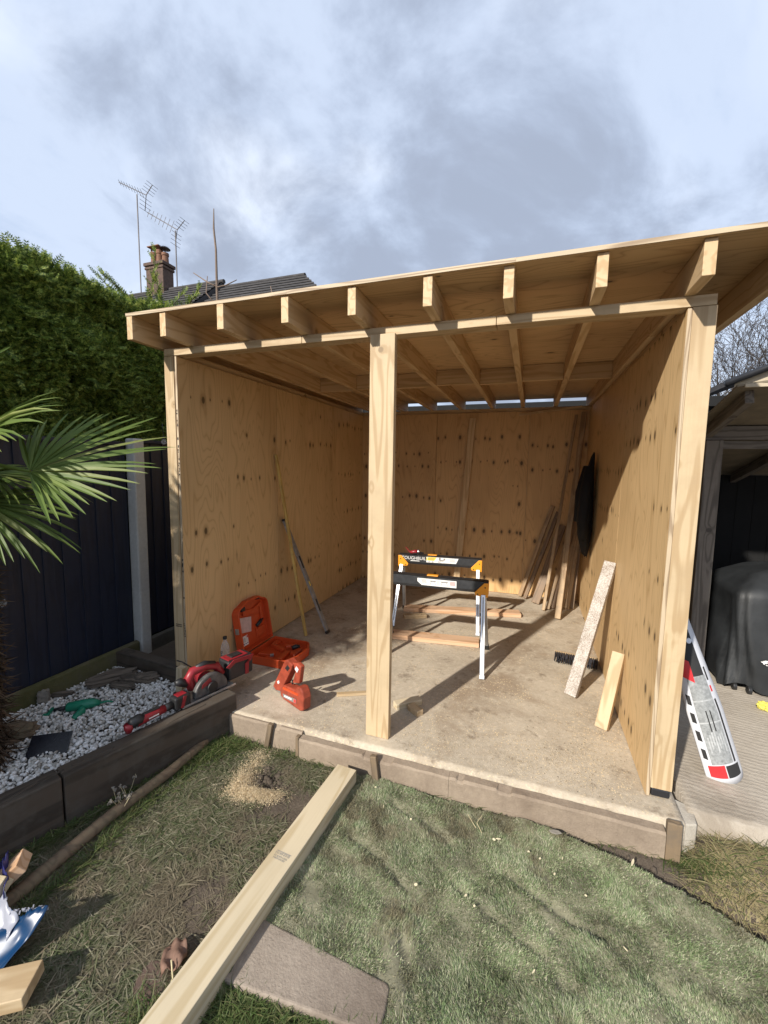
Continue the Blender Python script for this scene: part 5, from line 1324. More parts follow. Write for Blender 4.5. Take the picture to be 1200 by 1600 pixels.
def covered():
    t = thing('covered_barbecue', 'bulky item under a black weatherproof cover in the carport', 'covered item', (4.5, 1.85, 0.0))
    rnd = random.Random(4)
    # lofted rounded rectangles from floor to top
    n = 72; rows = []
    for s in np.linspace(0, 1, 22):
        z = 0.04 + 0.90 * s
        hx = 0.62 - 0.05 * s - 0.14 * max(0, s - 0.82) / 0.18; hy = 0.42 - 0.04 * s - 0.16 * max(0, s - 0.80) / 0.2
        row = []
        for k in range(n):
            a = 2 * math.pi * k / n; e = 0.26
            cx = math.copysign(abs(math.cos(a)) ** e, math.cos(a)) * hx; cy = math.copysign(abs(math.sin(a)) ** e, math.sin(a)) * hy
            f = (1 - s * .85) * 0.06 * (abs(math.sin(a * 4.5 + s * 1.6)) ** 0.5 - 0.6) + 0.03 * math.sin(a * 4 + s * 7) * (1 - s * .6) + 0.02 * math.sin(a * 17 + s * 11) * (1 - s)
            row.append((cx * (1 + f), cy * (1 + f), z + (0.03 * math.sin(a * 5) if s < 0.05 else 0.012 * math.sin(a * 3 + s * 9)) + (0.05 * (cx / hx) * max(0, s - .8) / .2)))
        rows.append(row)
    vs = [p for r in rows for p in r]; fs = []
    for i in range(len(rows) - 1):
        for k in range(n): fs.append((i * n + k, i * n + (k + 1) % n, (i + 1) * n + (k + 1) % n, (i + 1) * n + k))
    vs.append((0.05, 0.05, 1.0)); c = len(vs) - 1; b = (len(rows) - 1) * n
    fs += [(b + k, b + (k + 1) % n, c) for k in range(n)]
    cov = MB().add(vs, fs).build('cover', 'tarp', t, smooth=True)
    for (x, y) in ((-0.55, -0.36), (-0.47, -0.40), (0.5, -0.36), (-0.5, 0.3), (0.5, 0.3)):
        MB().tube([(x - 0.012, y, 0.03), (x + 0.012, y, 0.03)], 0.03, 14).build('wheel', 'black_plastic', t, 0.003)
    sp = MB()
    for k in range(9):
        sp.box((-0.40 + rnd.uniform(-.03, .03), -0.436 + rnd.uniform(-.004, .004), 0.27 + rnd.uniform(-.02, .02)), (rnd.uniform(.006, .02), 0.012, rnd.uniform(.004, .01)))
    sp.build('bird_dropping', 'sticker', cov)
covered()
def rag():
    bm = bmesh.new(); bmesh.ops.create_icosphere(bm, subdivisions=3, radius=0.5)
    for v in bm.verts:
        c = v.co; k = 1 + 0.25 * math.sin(c.x * 14) * math.sin(c.y * 12 + 1) + 0.15 * math.sin(c.z * 19 + c.x * 7)
        v.co = Vector((c.x * 0.10 * k, c.y * 0.07 * k, c.z * 0.055 * k))
    me = bpy.data.meshes.new('rag'); bm.to_mesh(me); bm.free()
    o = link('yellow_rag', me, 'yellow_rag'); o.location = (4.03, 1.23, 0.024); o.rotation_euler = (0.3, 0.2, 0.4)
    tag(o, 'crumpled yellow rag on the concrete path in front of the black cover', 'rag')
rag()
def bottle2():
    t = thing('plastic_bottle', 'clear uncapped plastic bottle on the path at the right picture edge', 'bottle', (4.06, 1.08, 0.0))
    MB().lathe([(0.036, 0.0), (0.04, 0.006), (0.04, 0.06), (0.0375, 0.075), (0.04, 0.09), (0.04, 0.17), (0.032, 0.20), (0.015, 0.235), (0.014, 0.25)], 22).build('bottle_body', 'clear_plastic', t, smooth=True)
    MB().lathe([(0.016, 0.238), (0.017, 0.24), (0.017, 0.244), (0.016, 0.246)], 18).build('neck_ring', 'sticker', t)
bottle2()

# ================================================================== FOREGROUND
def lumber():
    t = thing('timber_post', 'long pale square timber with a printed stamp lying across the lawn', 'timber', (1.37, -0.95, -0.15))
    b = Vector((1.37, -0.95, -0.15))
    p0 = Vector((1.448, -0.285, -0.100)) - b; p1 = Vector((1.345, -1.86, -0.100)) - b
    o = board('beam', p0, p1, 0.10, 0.122, 'pine_pale', t, bevel=0.003)
    # ink stamp: a rule and rows of blurred marks, on the upper face
    d = (p1 - p0).normalized(); s = Vector((-d.y, d.x, 0)); c = Vector((1.40, -0.90, -0.15)) - b
    c.x = p0.x + d.x * ((c.y - p0.y) / d.y); c.z = 0.1002
    rnd = random.Random(5); st = MB(); Rm = Matrix(((s.x, d.x, 0), (s.y, d.y, 0), (0, 0, 1)))
    def mark(u, v, w, h): st.box(c + s * u + d * v + Vector((0, 0, 0.0002)), (w, h, 0.0008), Rm)
    mark(0, -0.018, 0.075, 0.0022)
    for r, (v, h) in enumerate(((-0.009, 0.012), (0.006, 0.008), (0.017, 0.008))):
        u = -0.037 + r * 0.002
        while u < 0.036 - r * 0.004:
            mark(u, v, 0.0016, h)
            if rnd.random() < .6: mark(u + 0.002, v + rnd.choice((-h * .4, 0, h * .4)), 0.003, 0.0014)
            u += rnd.choice((0.0045, 0.0055, 0.007))
    st.build('ink_stamp', 'print_grey', t)
lumber()

def paver_stone():
    pts = [(1.41, -1.095), (1.56, -1.104), (1.72, -1.112), (1.86, -1.120), (1.985, -1.128), (1.998, -1.14), (2.004, -1.20), (2.000, -1.262), (1.985, -1.270), (1.84, -1.283), (1.68, -1.296), (1.55, -1.308), (1.43, -1.318)]
    me = MB().prism(pts, -0.17, -0.118, 'xy').mesh('paving_stone')
    o = link('paving_stone', me, 'paver')
    b = o.modifiers.new('bevel', 'BEVEL'); b.width = 0.012; b.segments = 3; b.limit_method = 'ANGLE'
    tag(o, 'rough beige paving slab set in the lawn under the long timber', 'paving slab')
    o = MB().prism([(1.13, -1.33), (1.22, -1.32), (1.25, -1.37), (1.24, -1.44), (1.15, -1.45), (1.12, -1.38)], -0.18, -0.150, 'xy').build('stone_fragment', 'brick', None, 0.01)
    tag(o, 'dark reddish stone fragment in the grass left of the long timber', 'stone')
paver_stone()

def dry_leaf():
    t = MB(); vs = []; fs = []; n = 9
    for i in range(n):
        for j in range(n):
            u = i / (n - 1) - .5; v = j / (n - 1) - .5
            vs.append((u * 0.085 * (1 - 1.5 * v * v), v * 0.10, 0.009 * math.sin(u * 9 + v * 6) + 0.006 * math.cos(v * 12 + u * 5) + 0.012))
    fs = [(i * n + j, (i + 1) * n + j, (i + 1) * n + j + 1, i * n + j + 1) for i in range(n - 1) for j in range(n - 1)]
    root = thing('dead_leaf', 'crumpled pinkish brown dead leaf beside the long timber', 'leaf', (1.215, -1.315, -0.135), 0.5)
    o = t.add(vs, fs).build('blade', 'dry_leaf', root, smooth=True)
    s = o.modifiers.new('solid', 'SOLIDIFY'); s.thickness = 0.002
    MB().tube([(0.0, -0.03, 0.03), (0.02, -0.08, 0.018), (0.012, -0.15, 0.012)], [0.003, 0.003, 0.002], 6).build('stalk', 'straw', root)
dry_leaf()

def edging_log():
    pts = [(0.447, -0.31, -0.118), (0.45, -0.60, -0.120), (0.415, -0.95, -0.122), (0.42, -1.35, -0.126), (0.39, -1.9, -0.13)]
    o = MB().tube(pts, [0.026, 0.028, 0.029, 0.030, 0.031], 16).build('edging_pole', 'log', None, 0.004, True)
    tag(o, 'long round wooden pole lying in the grass along the sleepers', 'pole')
edging_log()

def bag():
    t = thing('plastic_sack', 'torn blue and white plastic sack holding timber offcuts at the lower left edge', 'sack', (0.50, -1.50, -0.15))
    b = Vector((0.50, -1.50, -0.15))
    def cloth(name, mat, corners, wav, seed, nx=18, ny=14):
        rnd = random.Random(seed); p00, p10, p11, p01 = [Vector(c) - b for c in corners]; vs = []
        for i in range(nx + 1):
            for j in range(ny + 1):
                u = i / nx; v = j / ny
                p = p00 * (1 - u) * (1 - v) + p10 * u * (1 - v) + p11 * u * v + p01 * (1 - u) * v
                p = p + Vector((wav * math.sin(u * 9 + v * 4 + seed), wav * math.cos(v * 8 + u * 3), wav * math.sin(u * 7 - v * 6 + seed * 2)))
                if v > .95: p.z += rnd.uniform(-.012, .015)
                vs.append(p)
        n = ny + 1
        fs = [(i * n + j, (i + 1) * n + j, (i + 1) * n + j + 1, i * n + j + 1) for i in range(nx) for j in range(ny)]
        o = MB().add(vs, fs).build(name, mat, t, smooth=True)
        s = o.modifiers.new('solid', 'SOLIDIFY'); s.thickness = 0.0015
        return o
    cloth('flap', 'bag_blue', ((0.50, -1.56, -0.14), (0.70, -1.585, -0.135), (0.70, -1.42, -0.02), (0.56, -1.46, -0.055)), 0.010, 1)
    cloth('flap_lining', 'bag_white', ((0.45, -1.54, -0.13), (0.63, -1.56, -0.13), (0.60, -1.46, -0.05), (0.47, -1.43, -0.02)), 0.010, 2)
    cloth('side', 'bag_navy', ((0.30, -1.40, -0.14), (0.52, -1.50, -0.14), (0.46, -1.41, 0.0), (0.33, -1.34, 0.03)), 0.012, 3)
    cloth('front', 'bag_blue', ((0.28, -1.52, -0.14), (0.46, -1.62, -0.14), (0.44, -1.50, 0.02), (0.28, -1.42, 0.03)), 0.010, 5)
    tr = MB()
    for k in range(26):
        u = k / 25; p = Vector((0.56 + .14 * u, -1.46 + .04 * u, -0.052 + 0.034 * u)) - b
        tr.box(p + Vector((random.uniform(-.006, .006), random.uniform(-.006, .006), random.uniform(-.004, .006))), (0.012, 0.004, 0.006), Matrix.Rotation(random.uniform(-1, 1), 3, 'Z'))
    tr.build('frayed_edge', 'bag_white', t)
bag()
plank((0.33, -1.42, -0.10), (0.42, -1.33, 0.0), 0.09, 0.05, 'pine_pink', 'reddish timber offcut poking out of the torn sack', 'timber_offcut', up=(1, -1, 0), cat='timber')
plank((0.42, -1.52, -0.09), (0.40, -1.40, -0.015), 0.085, 0.05, 'pine_pale', 'pale timber offcut resting inside the torn sack', 'timber_offcut', up=(1, 0, 0), cat='timber')
plank((0.66, -1.68, -0.10), (0.86, -1.565, -0.085), 0.045, 0.115, 'pine', 'sawn timber offcut in the grass at the bottom left corner', 'timber_offcut', cat='timber')

# ------------------------------------------------------------------ turf sheet
TURF = [(1.47, -0.235), (1.62, -0.215), (1.80, -0.225), (1.95, -0.245), (2.06, -0.225), (2.22, -0.235), (2.45, -0.225), (2.62, -0.245), (2.80, -0.285), (2.95, -0.335), (3.10, -0.39), (3.25, -0.46), (3.5, -0.62), (3.85, -0.85), (4.3, -1.2), (4.3, -3.0), (1.95, -3.0), (2.0, -1.7), (2.01, -1.38), (1.985, -1.25), (1.98, -1.15), (1.72, -1.13), (1.56, -1.122), (1.42, -1.115)]
CREASES = [((1.62, -0.62), (1.95, -0.76), 0.03), ((1.95, -0.52), (2.18, -0.72), 0.02), ((2.18, -0.72), (2.9, -1.04), 0.028), ((2.30, -0.55), (2.72, -0.70), 0.022), ((2.72, -0.70), (3.3, -1.0), 0.026), ((1.98, -0.95), (2.15, -1.25), 0.024), ((2.15, -1.25), (2.3, -1.7), 0.03), ((2.4, -1.2), (2.75, -1.55), 0.03), ((1.75, -0.35), (2.1, -0.5), 0.018), ((2.85, -0.8), (3.5, -1.3), 0.03), ((2.6, -1.0), (3.2, -1.5), 0.03)]
def turf_h(x, y):
    x = np.asarray(x, float); y = np.asarray(y, float)
    wob = (vnoise(x, y, 77, 5.0, 3) - 0.5) * 0.10
    h = -0.130 + 0.030 * (vnoise(x + 0.6 * y, y * 1.8 + wob, 41, 3.0, 3) - 0.5) + 0.012 * (vnoise(x, y, 43, 11.0, 3) - 0.5)
    for (a, b, w) in CREASES:
        ax, ay = a; bx, by = b; L2 = (bx - ax) ** 2 + (by - ay) ** 2
        u = np.clip(((x - ax) * (bx - ax) + (y - ay) * (by - ay)) / L2, 0, 1)
        d = np.hypot(x - ax - u * (bx - ax), y + wob - ay - u * (by - ay))
        m = np.clip(0.25 + 1.3 * vnoise(x, y, 88, 7.0, 2), 0.2, 1.3)
        h = h - 0.010 * m * np.exp(-(d / (w * 0.75)) ** 2) + 0.006 * m * np.exp(-((d - w * 1.9) / (w * 1.2)) ** 2)
    return np.maximum(h, gh(x, y) + 0.002)
def turf():
    st = 0.016; xs = np.arange(1.38, 4.32, st); ys = np.arange(-3.02, -0.19, st)
    X, Y = np.meshgrid(xs, ys, indexing='ij'); n = len(ys)
    V = np.stack([X, Y, turf_h(X, Y)], -1).reshape(-1, 3)
    i, j = np.meshgrid(np.arange(len(xs) - 1), np.arange(n - 1), indexing='ij'); a = (i * n + j).ravel()
    cx = (X[:-1, :-1] + st / 2).ravel(); cy = (Y[:-1, :-1] + st / 2).ravel()
    ok = in_poly(cx, cy, TURF); F = np.stack([a, a + n, a + n + 1, a + 1], -1)[ok]
    used = np.unique(F); mp = np.full(len(V), -1); mp[used] = np.arange(len(used))
    struct(link('turf', np_mesh('turf', V[used], mp[F], True), 'turf_back'))
    # pile
    n = 560000; px = RNG.uniform(1.4, 3.9, n); py = RNG.uniform(-2.3, -0.2, n)
    ok = in_poly(px, py, TURF) & (RNG.uniform(0, 1, n) < np.where((py < -1.75) | (px > 3.45), 0.35, 1.0)); px, py = px[ok], py[ok]
    bald = vnoise(px, py, 51, 4.5, 4); ok = RNG.uniform(0, 1, len(px)) < np.clip(1.25 - 1.9 * np.clip(bald - 0.58, 0, 1) * 4, 0.15, 1); px, py = px[ok], py[ok]
    n = len(px); pz = turf_h(px, py)
    lean = vnoise(px, py, 61, 6.0, 2) * 6.28 * 1.5
    d = np.stack([np.cos(lean) * 0.55 + RNG.normal(0, .45, n), np.sin(lean) * 0.55 + RNG.normal(0, .45, n), np.full(n, 0.75)], -1)
    d /= np.linalg.norm(d, axis=1, keepdims=True)
    Ln = RNG.uniform(.008, .022, n) * (0.35 + 1.3 * vnoise(px, py, 83, 14.0, 3) ** 1.3); w = RNG.uniform(.0009, .0021, n)
    s = np.stack([-d[:, 1], d[:, 0], np.zeros(n)], -1) + RNG.normal(0, .3, (n, 3)); s /= np.linalg.norm(s, axis=1, keepdims=True)
    P = np.stack([px, py, pz - 0.001], -1)
    V = np.empty((n, 3, 3)); V[:, 0] = P - s * w[:, None]; V[:, 1] = P + s * w[:, None]; V[:, 2] = P + d * Ln[:, None]
    F = np.arange(n * 3).reshape(-1, 3)
    stuff(link('turf_pile', np_mesh('turf_pile', V.reshape(-1, 3), F), 'turf'), 'short grey-green worn turf in front of the shed', 'turf')
turf()

# ------------------------------------------------------------------ lawn grass
def blades(name, px, py, pz, L, W, flat, mat, label, cat, bend=0.6):
    n = len(px); a = RNG.uniform(0, 2 * math.pi, n)
    up = RNG.uniform(flat[0], flat[1], n)
    d = np.stack([np.cos(a), np.sin(a), up], -1); d /= np.linalg.norm(d, axis=1, keepdims=True)
    hor = np.stack([np.cos(a), np.sin(a), np.zeros(n)], -1)
    s = np.stack([-np.sin(a), np.cos(a), RNG.normal(0, .25, n)], -1)
    P = np.stack([px, py, pz], -1); k = 4; V = np.empty((n, 7, 3))
    wid = (1.0, 0.9, 0.6)
    for i, t in enumerate((0.0, 0.4, 0.75)):
        c = P + d * (L * t)[:, None] + hor * (bend * L * t * t)[:, None] - np.array([0, 0, 1]) * (bend * 0.7 * L * t * t)[:, None]
        V[:, 2 * i] = c - s * (W * wid[i])[:, None]; V[:, 2 * i + 1] = c + s * (W * wid[i])[:, None]
    V[:, 6] = P + d * L[:, None] + hor * (bend * L)[:, None] - np.array([0, 0, 1]) * (bend * 0.75 * L)[:, None]
    V[:, :, 2] = np.maximum(V[:, :, 2], (gh(V[:, :, 0], V[:, :, 1]) + 0.002))
    T = np.array([(0, 1, 3), (0, 3, 2), (2, 3, 5), (2, 5, 4), (4, 5, 6)])
    F = T[None] + (np.arange(n) * 7)[:, None, None]
    return stuff(link(name, np_mesh(name, V.reshape(-1, 3), F.reshape(-1, 3)), mat), label, cat)

HOLE = (1.00, -0.40)
def lawn():
    n = 150000; px = RNG.uniform(-0.1, 2.1, n); py = RNG.uniform(-2.4, -0.175, n)
    right = np.where(py > -1.0, 1.50, np.where(py > -1.36, 1.46, 2.02))
    ok = (px > xs_face(py) + 0.002) & (px < right)
    ok &= RNG.uniform(0, 1, len(px)) < np.where(py < -1.75, 0.4, 1.0)
    bare = vnoise(px, py, 71, 3.6, 4)
    hole = np.exp(-(((px - HOLE[0]) / 0.15) ** 2 + ((py - HOLE[1]) / 0.13) ** 2)) + 0.85 * np.exp(-(((px - 0.90) / 0.09) ** 2 + ((py + 0.52) / 0.12) ** 2)) + 0.65 * np.exp(-(((px - 1.12) / 0.2) ** 2 + ((py + 0.80) / 0.16) ** 2))
    ok &= RNG.uniform(0, 1, n) < np.clip(1.15 - 6.0 * np.clip(bare - 0.53, 0, 1) - 1.3 * hole, 0.03, 1)
    px, py = px[ok], py[ok]; n = len(px); pz = gh(px, py)
    edge = np.clip(1 - (px - xs_face(py)) / 0.16, 0, 1)
    tuf = vnoise(px, py, 91, 9.0, 3)
    L = RNG.uniform(.018, .062, n) * (0.55 + 0.9 * tuf) * (1 + 0.7 * edge); W = RNG.uniform(.0008, .0027, n)
    blades('lawn_grass', px, py, pz, L, W, (0.10, 0.9), 'grass', 'trampled patchy green and straw-coloured lawn grass on the left', 'grass')
    # fresh green tufts: along the pole, the formwork, below the paving slab
    xs_ = []; ys_ = []
    def tuft(cx, cy, rx, ry, m):
        xs_.append(RNG.normal(cx, rx, m)); ys_.append(RNG.normal(cy, ry, m))
    for y in np.arange(-1.9, -0.2, 0.05): tuft(0.505 + 0.02 * math.sin(y * 9), y, .02, .03, 46); tuft(xs_face(y) + 0.035, y, .015, .03, 80)
    for x in np.arange(0.5, 1.5, 0.06): tuft(x, -0.205, .03, .016, 34)
    tuft(0.62, -0.26, .06, .04, 700); tuft(0.55, -0.35, .05, .06, 600)
    for x in np.arange(1.46, 2.06, 0.04): tuft(x, -1.345 + 0.09 * (x - 1.46), .03, .016, 120); tuft(x, -1.40, .03, .03, 120)
    tuft(2.06, -1.3, .012, .05, 260); tuft(2.05, -1.42, .02, .03, 250); tuft(1.30, -1.52, .06, .05, 500)
    for x in np.arange(1.6, 3.1, 0.045): tuft(x, -0.206, .02, .005, 7)
    gx = np.concatenate(xs_); gy = np.concatenate(ys_); ok = (gx > xs_face(gy) + 0.004) & (gy < -0.198); gx, gy = gx[ok], gy[ok]; n = len(gx)
    blades('green_tufts', gx, gy, gh(gx, gy), RNG.uniform(.03, .085, n), RNG.uniform(.001, .0022, n), (0.5, 2.2), 'grass_green', 'fresh green grass tufts along the sleepers, shuttering and paving slab', 'grass', 0.45)
    # bank on the right: straw and green
    n = 6000; px = RNG.uniform(3.15, 4.4, n); py = RNG.uniform(-0.75, -0.035, n)
    ok = (py > -0.46 - 0.55 * (px - 3.25)) & ((py < -0.10) | (px > 3.26)); px, py = px[ok], py[ok]; n = len(px)
    blades('dry_bank_grass', px, py, gh(px, py), RNG.uniform(.03, .11, n), RNG.uniform(.0009, .002, n), (0.1, 0.8), 'dry_grass', 'dry straw-coloured grass on the bank at the right edge', 'grass')
    n = 900; px = RNG.normal(3.72, .12, n); py = RNG.normal(-0.10, .06, n); ok = (px > 3.3); px, py = px[ok], py[ok]; n = len(px)
    gx2 = np.concatenate([px, RNG.normal(3.16, .05, 180), RNG.normal(3.26, .08, 160)]); gy2 = np.concatenate([py, RNG.normal(-0.20, .02, 180), RNG.normal(-0.26, .04, 160)]); n = len(gx2)
    blades('green_bank_grass', gx2, gy2, gh(gx2, gy2), RNG.uniform(.03, .09, n), RNG.uniform(.001, .002, n), (0.5, 1.6), 'grass_green', 'green grass growing on the bank beside the concrete path', 'grass')
lawn()

# ------------------------------------------------------------------ sawdust, clods, chips
def sawdust():
    Ps = []
    def pile(cx, cy, rx, ry, m, h, rot=0.0):
        a = RNG.normal(0, .5, m) * rx; b = RNG.normal(0, .5, m) * ry
        x = cx + a * math.cos(rot) - b * math.sin(rot); y = cy + a * math.sin(rot) + b * math.cos(rot)
        z = gh(x, y) + 0.004 + h * np.exp(-((a / rx) ** 2 + (b / ry) ** 2) * 1.5) * RNG.uniform(.3, 1, m) + np.where(RNG.uniform(0, 1, m) < .2, .012, 0)
        Ps.append(np.stack([x, y, z], -1))
    pile(0.99, -0.545, .14, .06, 26000, .026, R(18)); pile(0.88, -0.50, .06, .10, 14000, .016); pile(0.84, -0.36, .06, .16, 9000, .006, R(-15)); pile(0.80, -0.27, .08, .08, 3500, .003)
    P = np.vstack(Ps); n = len(P)
    T = np.array([(-1, -1, 0), (1, -1, .4), (.2, 1, -.2)]) * 0.5; TF = np.array([(0, 1, 2)])
    V, F = scatter(T, TF, P, RNG.normal(0, 1, (n, 3)), RNG.normal(0, 1, (n, 3)), RNG.uniform(.0018, .0045, n))
    stuff(link('sawdust', np_mesh('sawdust', V, F), 'sawdust'), 'heap of pale yellow sawdust spilled on the lawn', 'sawdust')
    # shavings strewn over slab and floor
    x = np.concatenate([RNG.uniform(0.3, 3.0, 2600), RNG.normal(2.6, .22, 2600), RNG.normal(1.9, .2, 900), RNG.normal(2.85, .08, 900)]); y = np.concatenate([RNG.uniform(-0.1, 2.9, 2600), RNG.normal(0.12, .15, 2600), RNG.normal(0.05, .08, 900), RNG.normal(0.5, .3, 900)])
    ok = (x > 0.06) & (x < 3.0) & (y > -0.12); x, y = x[ok], y[ok]; n = len(x)
    P = np.stack([x, y, np.full(n, .0065)], -1); dn = RNG.normal(0, .12, (n, 3)); dn[:, 2] = 1
    dd = RNG.normal(0, 1, (n, 3)); dd[:, 2] *= .08
    V, F = scatter(np.array([(-.25, -1, 0), (.25, -1, .15), (.1, 1, 0)]) * 0.5, TF, P, dd, dn, RNG.uniform(.003, .011, n))
    stuff(link('floor_shavings', np_mesh('floor_shavings', V, F), 'sawdust'), 'fine wood shavings scattered over the concrete slab', 'shavings')
    n = 620; x = np.concatenate([RNG.uniform(0.4, 3.0, 420), RNG.normal(2.75, .17, 200)]); y = np.concatenate([RNG.uniform(-0.1, 2.6, 420), RNG.normal(0.18, .17, 200)])
    ok = (x < 3.0) & (y > -0.12); x, y = x[ok], y[ok]; n = len(x); dd = RNG.normal(0, 1, (n, 3)); dd[:, 2] *= .1; dn = RNG.normal(0, .15, (n, 3)); dn[:, 2] = 1
    V, F = scatter(np.array([(-.3, -1, 0), (.3, -.8, .1), (.35, .9, .1), (-.2, 1, 0)]) * 0.5, np.array([(0, 1, 2), (0, 2, 3)]), np.stack([x, y, np.full(n, .006)], -1), dd, dn, RNG.uniform(.003, .009, n))
    stuff(link('floor_dirt', np_mesh('floor_dirt', V, F), 'fibre'), 'dark crumbs of dirt and bark on the concrete slab', 'dirt')
    # earth clods in hole and trench
    bm = bmesh.new(); bmesh.ops.create_icosphere(bm, subdivisions=1, radius=1.0)
    T = np.array([v.co[:] for v in bm.verts]); TF = np.array([[v.index for v in f.verts] for f in bm.faces]); bm.free()
    a = 700; x = np.concatenate([RNG.normal(HOLE[0], .07, a), RNG.uniform(2.25, 3.6, 1500)]); y = np.concatenate([RNG.normal(HOLE[1], .06, a), np.zeros(1500)])
    xx = x[a:]; y[a:] = -0.255 - 0.33 * np.clip(xx - 2.75, 0, 2) + RNG.normal(0, .035, 1500)
    ok = y < -0.205; x, y = x[ok], y[ok]; n = len(x)
    V, F = scatter(T * np.array([1, 1.2, .8]), TF, np.stack([x, y, gh(x, y)], -1), RNG.normal(0, 1, (n, 3)), RNG.normal(0, 1, (n, 3)), RNG.uniform(.002, .010, n) * np.where(RNG.uniform(0, 1, n) < .04, 2.2, 1))
    V = V + RNG.normal(0, .0012, V.shape)
    stuff(link('earth_clods', np_mesh('earth_clods', V, F), 'soil'), 'dark loose earth in the hole and along the slab edge', 'earth')
sawdust()
CH = [(2.903, -0.318, .05, .011, 70), (2.31, -0.40, .030, .006, 20), (2.29, -0.41, .016, .012, 0), (2.50, -0.44, .014, .008, 40), (2.60, -0.40, .018, .005, 80), (2.45, -0.42, .012, .007, 10), (2.56, -0.50, .014, .007, 60), (2.68, -0.56, .012, .008, 0),
      (1.99, -0.763, .016, .012, 30), (2.20, -0.73, .014, .010, 50), (2.24, -0.77, .010, .008, 0), (1.72, -0.42, .020, .004, 100), (1.88, -0.45, .012, .010, 0), (2.47, -0.92, .022, .006, 60), (2.30, -1.20, .020, .006, 20), (2.8, -0.72, .018, .004, 130), (1.63, -0.30, .014, .006, 20)]
for k, (x, y, l, w, a) in enumerate(CH):
    n = 7; rr = random.Random(k)
    o = MB().prism([(l / 2 * math.cos(2 * math.pi * j / n) * rr.uniform(.8, 1.1), w / 2 * math.sin(2 * math.pi * j / n) * rr.uniform(.7, 1.2)) for j in range(n)], 0, 0.003, 'xy').build('wood_chip', 'chip')
    o.location = (x, y, float(turf_h(np.array([x]), np.array([y]))[0]) + 0.016); o.rotation_euler = (0.15, 0.1, R(a))
    lab = 'small pale wood chip lying on the worn turf'
    if k == 0: lab = 'largest pale splinter of wood on the turf near the shed corner'
    tag(o, lab, 'wood chip', 'wood chips strewn on the turf' if k else None)
def straw():
    for k, (pts, lab) in enumerate(([((2.22, -0.29, -.112), (2.20, -0.35, -.108), (2.23, -0.40, -.112)), 'curved dry straw stem on the turf near the slab']
                                    , [((2.15, -0.31, -.112), (2.18, -0.36, -.106), (2.20, -0.38, -.112)), 'shorter straw stem crossing the curved one on the turf'])):
        o = MB().tube(pts, 0.0016, 5).build('straw', 'straw'); tag(o, lab, 'straw')
    o = MB().prism([(0, 0), (.02, .012), (.045, .014), (.06, .002), (.035, -.012), (.01, -.012)], 0, .006, 'xy').build('pale_leaf', 'stone_grey', None, 0.002)
    o.location = (2.545, -0.27, -0.112); tag(o, 'pale greyish leaf lying on the turf by the slab edge', 'leaf')
straw()
def weed():
    t = thing('dried_weed', 'pale dried weed cluster at the foot of the sleeper edging', 'weed', (0.395, -0.86, -0.15))
    rnd = random.Random(9); st = MB(); lf = MB()
    for k in range(16):
        p = Vector((rnd.uniform(-.03, .03), rnd.uniform(-.05, .05), 0)); q = p + Vector((rnd.uniform(-.02, .04), rnd.uniform(-.05, .05), rnd.uniform(.05, .12)))
        st.tube([p, (p + q) / 2 + Vector((.008, 0, .01)), q], [.0016, .0014, .001], 4)
        for j in range(2):
            c = q + Vector((rnd.uniform(-.012, .012), rnd.uniform(-.012, .012), rnd.uniform(-.02, .01))); r = rnd.uniform(.007, .014)
            a = rnd.uniform(0, 6); lf.add([c + Vector((r * math.cos(a + i * 1.05), r * math.sin(a + i * 1.05), r * .7 * math.sin(i * 2 + k))) for i in range(6)], [(0, 1, 2, 3, 4, 5)])
    st.build('stems', 'straw', t); lf.build('leaves', 'stone_grey', t)
weed()

